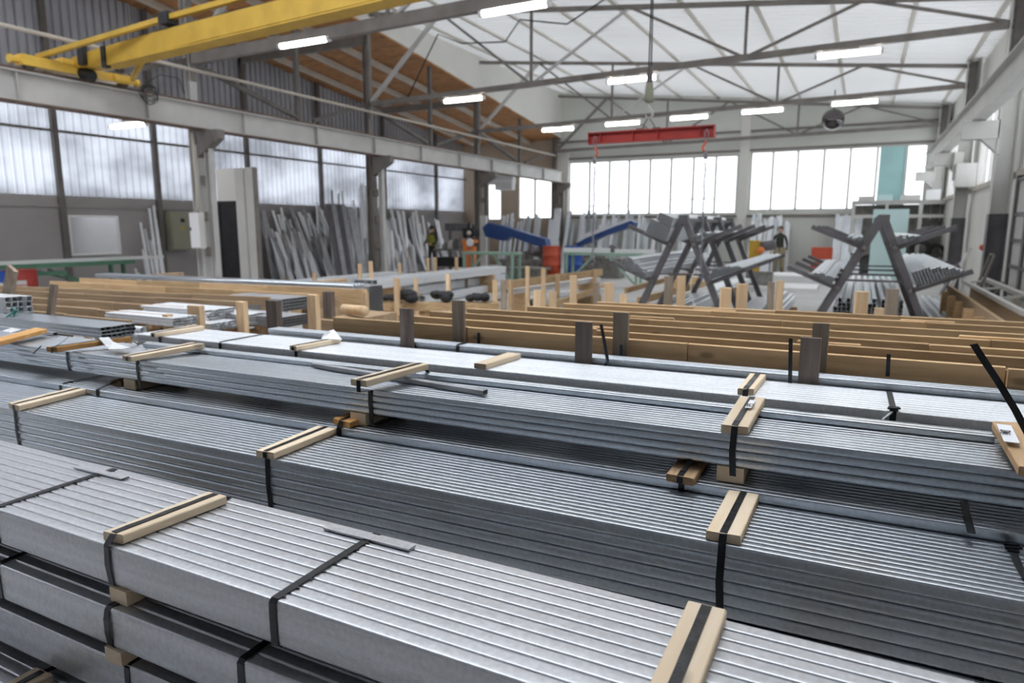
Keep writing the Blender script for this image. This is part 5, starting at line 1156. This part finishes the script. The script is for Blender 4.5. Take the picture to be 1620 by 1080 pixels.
for xs, yt, w_, lb in (((840+40, 885), 330, .3, 'tall'), ((868, 878), 347, .25, 'short')):
    q = at(sum(xs)/2, yt, 1, YF-1.0); thing('standing_board', 'zinc_painted_sheen', MB().bar((q.x, YF-1.4, 0), q, w_, .05, up=(0, 1, 0)), '%s wide white bar standing behind the red drum' % lb, 'steel bar')
# ---- saws, benches, drums in the back
def saw(pa, pb, Y, lab, up_, body):
    a, b = at(pa[0], pa[1], 1, Y), at(pb[0], pb[1], 1, Y)
    r = empty('band_saw', ((a.x+b.x)/2, Y, 0), 0, lab, 'band saw')
    big, small = (a, b)
    poly = [at(x, y, 1, Y) for x, y in (((767, 360), (776, 352), (800, 358), (866, 378), (868, 392), (850, 388), (812, 374), (800, 381), (772, 374)) if up_ else ((914, 385), (930, 376), (975, 358), (1000, 349), (1007, 352), (1005, 358), (960, 372), (935, 384), (916, 389)))]
    part(r, 'saw_bow', 'navy', lambda m: m.prism([p-V((0, .18, 0)) for p in poly], (0, .4, 0)))
    part(r, 'blade_guide', 'white', lambda m: m.bar(big.lerp(small, .05)+V((0, 0, .12)), small.lerp(big, .08)+V((0, 0, .16)), .18, .03, up=(0, 1, 0)))
    part(r, 'base', 'machine', lambda m: (m.box((body[0], Y-.35, 0), (body[1], Y+.35, .55)), m.box((body[0]-.1, Y-.4, .55), (body[1]+.1, Y+.4, .68))))
    part(r, 'vice', 'machine', lambda m: (m.box((body[0]+.2, Y-.4, .68), (body[0]+.35, Y+.3, .9)), m.box((body[0]+.75, Y-.4, .68), (body[0]+.9, Y+.3, .95))))
    part(r, 'motor', 'charcoal', lambda m: m.lathe((body[1]-.2, Y-.2, .92), [(.1, 0), (.16, .03), (.16, .35), (.08, .4)], 16, (0, -1, .2)), True)
    part(r, 'pivot_post', 'machine', lambda m: m.box((small.x-.1, Y-.1, .6), (small.x+.15, Y+.15, small.z)))
    return r
a = at(865, 388, 1, 20.5)
saw((775, 362), (860, 388), 20.5, 'blue band saw with raised bow standing behind the red drum', True, (at(800, 400, 1, 20.5).x, at(862, 400, 1, 20.5).x))
saw((1004, 354), (916, 384), 22.5, 'blue band saw with raised bow behind the white tube table', False, (at(915, 400, 1, 22.5).x, at(985, 400, 1, 22.5).x))
thing('machine_bed', 'machine', MB().box((at(815, 420, 1, 19).x, 18.6, 0), (at(858, 420, 1, 19).x, 19.4, .42)).box((at(812, 420, 1, 19).x, 18.5, .42), (at(862, 420, 1, 19).x, 19.5, .5)), 'dark low machine bed in front of the left blue saw', 'machine')
def table(x0, x1, Y, z, label, m='green_light', dep=.6):
    a, b = at(x0, 400, 1, Y).x, at(x1, 400, 1, Y).x
    r = empty('work_table', ((a+b)/2, Y, 0), 0, label, 'table')
    part(r, 'table_top', m, lambda q: q.box((a, Y, z-.07), (b, Y+dep, z)))
    for xx in (a+.03, b-.1):
        for yy in (Y+.02, Y+dep-.1): part(r, 'leg', m, lambda q: q.box((xx, yy, 0), (xx+.07, yy+.07, z-.07)))
    for s in (0, 1): part(r, 'brace', m, lambda q: q.bar((a+.1 if s == 0 else b-.1, Y+.05, .15), ((a+b)/2+(-.2 if s == 0 else .2), Y+.05, z-.08), .05, .05))
    return r, a, b
Yt_ = 17.5
zt = at(770, 399, 1, Yt_).z; table(730, 812, Yt_, zt, 'pale green work table left of the blue saw')
zt2 = at(930, 400, 1, 18.5).z; r_, a, b = table(892, 1010, 18.5, zt2, 'pale green roller table right of the red and blue drums')
thing('square_tube', 'white', MB().bar((a-.1, 18.7, zt2+.07), (b-.9, 18.7, zt2+.07), .12, .13), 'thick white tube lying on the pale green roller table', 'steel tube')
thing('square_tube', 'white', MB().bar((b-.75, 18.75, zt2+.06), (b+.4, 18.75, zt2+.06), .1, .11), 'shorter white tube at the right end of the pale green roller table', 'steel tube')

def pallet(x, y, z, label):
    r = empty('pallet', (x, y, 0), 0, label, 'pallet')
    for k in range(3): part(r, 'runner', 'plank', lambda b: b.box((x-.4, y-.35+k*.32, 0), (x+.4, y-.29+k*.32, z-.03)))
    for k in range(5): part(r, 'slat', 'plank', lambda b: b.box((x-.4+k*.165, y-.37, z-.03), (x-.26+k*.165, y+.37, z)))
dx = at(873, 388, 1, 20).x
pallet(dx+.2, 20.0, .25, 'wooden pallet under the bright red and blue drums')
pallet(dx+.95, 20.3, .25, 'wooden pallet right of the bright red drum')
drum((dx, 20.0, .252), 'bright red drum with white lid between the saw and the roller table', 'red_bright', None, 'white')
db = at(890, 390, 1, 20.4).x; drum((dx+.62, 20.3, .252), 'blue drum standing right of the bright red drum', 'blue', None, 'blue')
# machine with orange stand, benches in the dark corner of the side bay
Y0 = 19.5; c = at(746, 440, 1, Y0)
r = empty('pillar_drill', (c.x, Y0, 0), 0, 'drill machine on an orange stand in front of the third column', 'machine')
zo = at(746, 414, 1, Y0).z; zt = at(746, 384, 1, Y0).z; zz = at(746, 352, 1, Y0).z
part(r, 'stand', 'orange', lambda b: (b.box((c.x-.26, Y0-.1, 0), (c.x-.12, Y0+.1, zt)), b.box((c.x+.02, Y0-.1, 0), (c.x+.14, Y0+.1, zt-.1)), b.box((c.x-.28, Y0-.15, zt), (c.x+.18, Y0+.15, zt+.1))))
part(r, 'column', 'machine', lambda b: b.tube([(c.x+.02, Y0, zt+.1), (c.x+.02, Y0, zz)], .06, 10), True)
part(r, 'drill_head', 'black', lambda b: (b.box((c.x-.2, Y0-.2, zz-.45), (c.x+.2, Y0+.2, zz-.18)), b.bar((c.x-.25, Y0, zz-.5), (c.x-.02, Y0, zz), .08, .08), b.bar((c.x+.2, Y0, zz-.3), (c.x-.0, Y0, zz), .08, .08)))
part(r, 'dial', 'white', lambda b: b.lathe((c.x+.08, Y0-.2, zt+.02), [(.13, 0), (.13, .03), (.1, .04)], 20, (0, -1, 0)))
part(r, 'hand_wheel', 'beige', lambda b: b.ball((c.x+.05, Y0-.22, zz-.33), .08, 10, 8), True)
a, b = at(708, 353, 1, 23.5), at(748, 365, 1, 23.5)
thing('wall_cupboard', 'charcoal', MB().box((a.x, 23.3, b.z), (b.x, 23.6, a.z)).box((a.x+.1, 23.4, 0), (a.x+.2, 23.5, b.z)).box((b.x-.2, 23.4, 0), (b.x-.1, 23.5, b.z)), 'long dark cupboard on posts behind the orange stand', 'cupboard')
a, b = at(690, 388, 1, 22.0), at(742, 440, 1, 22.0)
r = empty('welding_bench', (a.x, 22, 0), 0, 'dark cluttered bench in the shade behind the leaning bars', 'bench')
part(r, 'bench_top', 'machine', lambda q: q.box((a.x, 21.8, .85), (b.x, 22.5, .92)))
for xx in (a.x+.05, b.x-.12): part(r, 'leg', 'machine', lambda q: q.box((xx, 21.85, 0), (xx+.07, 21.92, .85)))
part(r, 'shelf', 'black', lambda q: q.box((a.x+.1, 21.9, .25), (b.x-.12, 22.4, .6)))
random.seed(5)
for k, (m, nme, lb) in enumerate((('machine', 'toolbox', 'dark toolbox'), ('dull_white', 'carton', 'pale carton'), ('charcoal', 'bench_grinder', 'grinder'), ('machine', 'vice', 'vice'))):
    x = a.x+.3+k*(b.x-a.x-.5)/4; thing(nme, m, MB().box((x, 21.95, .922), (x+.22, 22.2, 1.08+.06*k)).ball((x+.1, 22.05, 1.1+.06*k), .09, 10, 7), '%s on the dark cluttered bench, %s object from the left' % (lb, nb[k]), 'tool')
a, b = at(712, 366, 1, 23.0), at(738, 376, 1, 23.0); lump(V(((a.x+b.x)/2, 22.6, .92)), .2, 'crumpled white plastic lying on the rear of the dark bench', 'film') if False else None
# air conditioners on the far annex wall
for (x0, x1, y0, y1, lb) in ((772, 811, 272, 291, 'upper wider'), (783, 810, 285, 300, 'lower')):
    a, b = at(x0, y0, 1, 27.5 if lb[0] == 'u' else 27.2), at(x1, y1, 1, 27.5 if lb[0] == 'u' else 27.2); ya = 27.5 if lb[0] == 'u' else 27.2
    r = empty('air_conditioner', (a.x, ya, b.z), 0, '%s white air conditioner box hanging in the far left side bay' % lb, 'air conditioner')
    part(r, 'case', 'white', lambda q: q.box((a.x, ya, b.z), (b.x, ya+.32, a.z))); part(r, 'hanger', 'steel_brown', lambda q: q.box((a.x+.1, ya+.32, a.z-.1), (a.x+.15, 28.6, a.z-.05)))
    part(r, 'louvre', 'dull_white', lambda q: [q.box((a.x+.04, ya-.008, b.z+.04+k*.06), (b.x-.04, ya, b.z+.07+k*.06)) for k in range(max(2, int((a.z-b.z)/.07)-1))])
a, b = at(760, 341, 1, 20.9), at(770, 440, 1, 20.9)
thing('white_post', 'dull_white', MB().box((a.x, 20.85, 0), (b.x, 20.98, a.z)), 'slim white post with pinkish top right of the third column', 'post')
# shelf frame in the far right corner
YSf = 27.6
xs = [at(x, 330, 1, YSf).x for x in (1350, 1403, 1457, 1513)]
zs = [2.58, 2.12, 1.62, .9, .12]
r = empty('shelving_frame', (1, YSf, 0), 0, 'large white shelving frame in the far right corner', 'shelf')
for x in (xs[0], xs[2], xs[3]): part(r, 'upright', 'dull_white', lambda b: b.box((x-.06, YSf, 0), (x+.06, YSf+.06, 2.6)))
part(r, 'upright', 'dull_white', lambda b: b.box((xs[1]-.05, YSf, 1.9), (xs[1]+.05, YSf+.06, 2.55)))
for z in (2.56, 2.1): part(r, 'beam', 'dull_white', lambda b: b.box((xs[0], YSf-.01, z-.06), (xs[3], YSf+.07, z+.05)))
part(r, 'back_panel', 'machine', lambda b: b.box((xs[0], YSf+.6, .1), (xs[3], YSf+.63, 2.5)))
part(r, 'shelf_board', 'dull_white', lambda b: b.box((xs[0]-.05, YSf-.05, 2.60), (xs[3], YSf+.65, 2.64)))
part(r, 'shelf_board', 'machine', lambda b: b.box((xs[0], YSf, .75), (xs[3], YSf+.6, .80)))
def tyre(c, r_, label):
    thing('tyre', 'rubber', MB().tube([V(c)+V((cos(a)*r_, 0, sin(a)*r_)) for a in [2*pi*k/20 for k in range(20)]], r_*.32, 10, closed=True), label, 'tyre', smooth=True)
tyre((xs[2]+.05, YSf-.6, .98), .26, 'black tyre-like ring on the machine in front of the shelving frame, left one'); tyre((xs[2]+.52, YSf-.6, .9), .22, 'black ring on the machine in front of the shelving frame, right one')
r = empty('compressor', (xs[2]+.7, YSf-.7, 0), 0, 'dark compressor machine in front of the shelving frame', 'machine')
part(r, 'tank', 'machine', lambda b: b.lathe((xs[2]-.15, YSf-.8, .42), [(.1, 0), (.26, .06), (.26, .8), (.1, .86)], 20, (1, 0, 0)), True)
part(r, 'feet', 'machine', lambda b: (b.box((xs[2]+.0, YSf-.95, 0), (xs[2]+.1, YSf-.65, .3)), b.box((xs[2]+.5, YSf-.95, 0), (xs[2]+.6, YSf-.65, .3))))
part(r, 'wrapped_hose', 'dull_white', lambda b: b.bar((xs[2]-.1, YSf-1.1, .72), (xs[2]+.6, YSf-1.1, .50), .1, .12))
for k in range(3): thing('storage_box', ('machine', 'charcoal', 'machine')[k], MB().box((xs[0]+.2+k*.8, YSf+.08, .802), (xs[0]+.75+k*.8, YSf+.5, 1.25+.1*k)), 'dark box on the middle shelf of the white shelving frame, %s from the left' % nb[k], 'box')
for k, (x, w_, h, m) in enumerate(((1370, .5, .16, 'dull_white'), (1400, .45, .2, 'aqua'), (1440, .6, .18, 'dull_white'), (1476, .4, .34, 'white'))):
    c = at(x, 318, 1, YSf+.2); thing('carton', m, MB().box((c.x-w_/2, YSf+.1, 2.642), (c.x+w_/2, YSf+.5, 2.642+h)), 'pale carton on top of the white shelving frame, %s from the left' % nb[k], 'box')
Ya = 25.5; a, b = at(1382, 331, 1, Ya), at(1427, 460, 1, Ya)
mb = MB().bar(((a.x+b.x)/2, Ya, 0), ((a.x+b.x)/2, Ya+.05, a.z), abs(b.x-a.x), .03, up=(0, 1, 0)); thing('aqua_panel', 'aqua', mb, 'pale aqua panel standing upright behind the right rack', 'panel')
# red tool cart and white items beside it
Yc = 26.8; a, b = at(1284, 391, 1, Yc), at(1315, 425, 1, Yc)
r = empty('tool_cart', ((a.x+b.x)/2, Yc, 0), 0, 'red tool cart at the far wall left of the right rack', 'cart')
part(r, 'upper_tray', 'red_bright', lambda q: q.box((a.x, Yc, a.z-.42), (b.x, Yc+.4, a.z))); part(r, 'lower_tray', 'red_bright', lambda q: q.box((a.x, Yc, .25), (b.x, Yc+.4, .5)))
part(r, 'shelf_rim', 'dull_white', lambda q: q.box((a.x, Yc-.01, a.z-.5), (b.x, Yc+.41, a.z-.425)))
for xx in (a.x, b.x-.04):
    part(r, 'post', 'red', lambda q: q.box((xx, Yc+.01, .08), (xx+.04, Yc+.05, a.z-.4))); part(r, 'castor', 'rubber', lambda q: q.lathe((xx, Yc+.03, .06), [(.06, 0), (.06, .04)], 12, (1, 0, 0)))
for k, (x, w_, h) in enumerate(((1240, .9, .12), (1262, .8, .3))):
    c = at(x, 430, 1, 20.5+k*2); thing('white_sheet_stack', 'white', MB().box((c.x-w_, 19.5+k*2.2, 0), (c.x+w_, 21.2+k*2.2, h)), 'low stack of white sheets on the floor between the racks, %s one' % ('front', 'rear')[k], 'sheet stack')
# hand truck and slim things on the right wall
Yh = 17.2
a, b = at(1560, 403, 1, Yh), at(1581, 403, 1, Yh); xh = 1.95
a = at(1570, 403, 0, xh)
r = empty('hand_truck', (xh, a.y, 0), 0, 'slim grey hand truck leaning on the right wall', 'hand truck')
for dy in (-.2, .2): part(r, 'side_tube', 'steel_brown', lambda q: q.tube([(xh-.3, a.y+dy, .1), (xh, a.y+dy, a.z)], .022, 8), True)
part(r, 'handle', 'steel_brown', lambda q: q.tube([(xh, a.y-.2, a.z), (xh, a.y+.2, a.z)], .022, 8), True)
for f in (.25, .55): part(r, 'crossbar', 'steel_brown', lambda q: q.tube([(xh-.3*(1-f), a.y-.2, .1+(a.z-.1)*f), (xh-.3*(1-f), a.y+.2, .1+(a.z-.1)*f)], .018, 6), True)
part(r, 'toe_plate', 'steel_brown', lambda q: q.box((xh-.52, a.y-.2, .01), (xh-.28, a.y+.2, .03)))
for dy in (-.27, .23): part(r, 'wheel', 'rubber', lambda q: q.lathe((xh-.25, a.y+dy, .12), [(.08, 0), (.12, .01), (.12, .04), (.08, .05)], 16, (0, 1, 0)), True)
for k, (xt, yt, xb, m) in enumerate(((1536, 392, 1528, 'dull_white'), (1529, 400, 1524, 'zinc_painted_sheen'), (1575, 440, 1572, 'zinc_dull'), (1588, 446, 1584, 'machine'), (1519, 415, 1516, 'zinc_dull'))):
    q = at(xt, yt, 0, XR-.12-.02*k); lean(V((XR-.5-.02*k, q.y, 0)), q, .09 if k == 0 else .05, .04, m, 'slim bar leaning on the right wall, %s of the loose group near the hand truck' % nb[k])
c = at(1530, 391, 0, 2.1); thing('red_knob', 'red_bright', MB().ball(V((XR-.06, c.y, c.z)), .07, 12, 8).tube([(XR-.06, c.y, c.z), (XR, c.y, c.z)], .03, 8), 'small red round fitting on the right wall above the leaning bars', 'wall fitting', smooth=True)
# gate at the right edge
y0, y1 = at(1600, 350, 0, XR-.1).y, at(1622, 350, 0, XR-.1).y
r = empty('steel_gate', (XR-.08, y0, 0), 0, 'dark framed gate with pale glass panes at the right edge', 'gate')
part(r, 'frame', 'charcoal', lambda q: [q.box((XR-.1, y0-.0-.12, 0), (XR-.02, y0, 2.6)), q.box((XR-.1, y1-1.6, 0), (XR-.02, y1-1.5, 2.6)), q.box((XR-.1, y0-1.2, 0), (XR-.02, y0-1.05, 2.6))]+[q.box((XR-.09, y1-1.5, z), (XR-.03, y0-.12, z+.06)) for z in (.1, .55, 1.0, 1.45, 1.9, 2.5)])
part(r, 'pane', 'dull_white', lambda q: q.box((XR-.06, y1-1.5, .1), (XR-.05, y0-.12, 2.5)))
# brackets and lamps of the right windows
thing('junction_box', 'dull_white', MB().box((XR-.45, 20.9, 2.72), (XR-.02, 21.3, 3.3)).box((XR-.5, 21.2, 2.9), (XR-.3, 21.3, 3.6)), 'pale box with bracket below the right crane beam at the second column', 'wall box')
# ---- people
def person(name, joints, rad, mb_cloth, head, label, legs=None, hair=None, cap=None, skin='skin', base=None):
    """one continuous skinned figure; joints: name -> (pos, parent)"""
    names = list(joints); idx = {n: i for i, n in enumerate(names)}
    me = bpy.data.meshes.new('person'); me.from_pydata([joints[n][0] for n in names], [(idx[n], idx[joints[n][1]]) for n in names if joints[n][1]], [])
    o = bpy.data.objects.new('person', me); C.objects.link(o); me.materials.append(MATS[mb_cloth])
    md = o.modifiers.new('skin', 'SKIN'); 
    for n in names:
        sv = me.skin_vertices[0].data[idx[n]]; sv.radius = (rad[n], rad[n]*.8); sv.use_root = (n == 'pelvis')
    sb = o.modifiers.new('sub', 'SUBSURF'); sb.levels = 2; sb.render_levels = 2
    o.location = base; tag(o, label, 'person')
    hd = V(head); m = MB().ball(hd, .1, 18, 14, (.82, .95, 1.2)); m.ball(hd+V((0, -.1, -.01)), .018, 8, 6); m.ball(hd+V((.085, 0, 0)), .025, 8, 6, (.4, 1, 1.3)); m.ball(hd+V((-.085, 0, 0)), .025, 8, 6, (.4, 1, 1.3))
    h = m.build('head', skin, o, True, local=True)
    MB().ball(hd+V((.034, -.088, .015)), .012, 8, 6).ball(hd+V((-.034, -.088, .015)), .012, 8, 6).ball(hd+V((0, -.088, -.055)), .02, 8, 6, (1.3, .5, .35)).build('eyes_and_mouth', 'hair', h, local=True)
    if hair: MB().ball(hd+V((0, .02, .035)), .108, 16, 12, (.9, .98, 1.05)).build('hair', hair, o, True, local=True)
    if cap: MB().ball(hd+V((0, 0, .06)), .115, 16, 10, (.9, 1.0, .75)).bar(hd+V((0, -.06, .06)), hd+V((0, -.19, .045)), .13, .012).build('cap', cap, o, True, local=True)
    # hands: palm, four fingers and a thumb
    for side in ('l', 'r'):
        w_ = V(joints['wrist_'+side][0]); e_ = V(joints['elbow_'+side][0]); d = (w_-e_).normalized(); s = -1 if side == 'l' else 1
        m = MB().bar(w_+d*.01, w_+d*.09, .03, .08, ch=.008)
        for k in range(4):
            st = w_+d*.085+V((0, -.03+.02*k, 0)); m.tube([st, st+d*.035, st+d*(.06+.006*(1 if k in (1, 2) else 0))+V((-s*.012, 0, -.01))], [.009, .008, .006], 6)
        st = w_+d*.03+V((0, -.035, 0)); m.tube([st, st+d*.03+V((0, -.025, 0)), st+d*.055+V((-s*.01, -.03, 0))], [.011, .009, .007], 6)
        m.build('hand', skin, o, True, local=True)
    return o
def body(h=1.0, arms='down', turn=0):
    J = {'pelvis': ((0, 0, .93), None), 'waist': ((0, 0, 1.08), 'pelvis'), 'chest': ((0, -.01, 1.28), 'waist'), 'neck0': ((0, 0, 1.44), 'chest'), 'neck': ((0, -.01, 1.52), 'neck0')}
    for s, q in (('l', -1), ('r', 1)):
        J['hip_'+s] = ((q*.1, 0, .88), 'pelvis'); J['knee_'+s] = ((q*.12, -.03, .49), 'hip_'+s); J['ankle_'+s] = ((q*.13, .02, .09), 'knee_'+s); J['toe_'+s] = ((q*.14, -.13, .04), 'ankle_'+s)
        J['shoulder_'+s] = ((q*.18, 0, 1.39), 'neck0'); 
        if arms == 'down': J['elbow_'+s] = ((q*.25, .02, 1.12), 'shoulder_'+s); J['wrist_'+s] = ((q*.26, -.06, .88), 'elbow_'+s)
        else: J['elbow_'+s] = ((q*.25, -.05, 1.13), 'shoulder_'+s); J['wrist_'+s] = ((q*.16, -.28, 1.08), 'elbow_'+s)
    rd = dict(pelvis=.14, waist=.13, chest=.15, neck0=.085, neck=.05)
    for s in 'lr': rd.update({'hip_'+s: .095, 'knee_'+s: .065, 'ankle_'+s: .045, 'toe_'+s: .04, 'shoulder_'+s: .07, 'elbow_'+s: .048, 'wrist_'+s: .034})
    return J, rd
J, rd = body(arms='front')
c = at(683, 356, 1, 22.6)
person('a', J, rd, 'dark_cloth', (0, -.01, 1.64), 'person in dark clothes, yellow vest and dark cap at the end of the leaning bars', cap='black', base=V((c.x, 22.6, 0)))
o = [q for q in bpy.data.objects if q.name.startswith('person')][0]
m = MB().lathe((0, 0, 1.0), [(.165, 0), (.17, .12), (.185, .3), (.13, .43)], 20); m.v = [V((p.x*1.05, p.y*.86-.005, p.z)) for p in m.v]; m.build('vest', 'yellow_cloth', o, True, local=True)
J, rd = body()
c = at(1234, 380, 1, 27.0)
p2 = person('b', J, rd, 'dark_cloth', (0, -.01, 1.62), 'person in dark top and khaki trousers standing among bars at the far wall', hair='hair', base=V((c.x, 27.0, 0)))
m = MB()
for q in (-1, 1): m.tube([(q*.09, 0, .98), (q*.12, -.03, .5), (q*.13, .02, .08)], [.125, .09, .07], 12)
m.build('trousers', 'khaki', p2, True, local=True)
# yellow machine behind the left rack
Ym = 20.0; a = at(1194, 392, 1, Ym)
r = empty('sanding_machine', (a.x, Ym, 0), 0, 'mustard yellow machine with orange knob behind the left rack', 'machine')
part(r, 'body', 'yellow', lambda q: q.box((a.x-.15, Ym, .5), (a.x+.12, Ym+.3, a.z+.2))); part(r, 'stand', 'machine', lambda q: q.box((a.x-.2, Ym, 0), (a.x+.5, Ym+.3, .5)))
part(r, 'motor', 'charcoal', lambda q: q.lathe((a.x+.12, Ym+.12, a.z+.02), [(.1, 0), (.14, .02), (.14, .4), (.1, .42)], 16, (1, 0, .2)), True)
b = at(1203, 396, 1, Ym-.2); part(r, 'knob', 'orange', lambda q: (q.ball((b.x, Ym-.12, b.z), .1, 14, 10), q.tube([(b.x, Ym-.1, b.z), (b.x, Ym+.1, b.z)], .04, 8)), True)
# ================================================================= LIGHT
w = bpy.data.worlds.new('World'); S.world = w; w.use_nodes = True; nt = w.node_tree
bg = nt.nodes['Background']; bg.inputs['Color'].default_value = (.95, .97, 1.0, 1); bg.inputs['Strength'].default_value = 3.3
S.view_settings.view_transform = 'Standard'; S.view_settings.look = 'None'; S.view_settings.gamma = 1; S.view_settings.exposure = 1.08
S.view_settings.use_curve_mapping = False
S.cycles.max_bounces = 8; S.cycles.transparent_max_bounces = 12; S.cycles.caustics_reflective = False; S.cycles.caustics_refractive = False
S.cycles.sample_clamp_indirect = 6
S.cycles.use_denoising = True
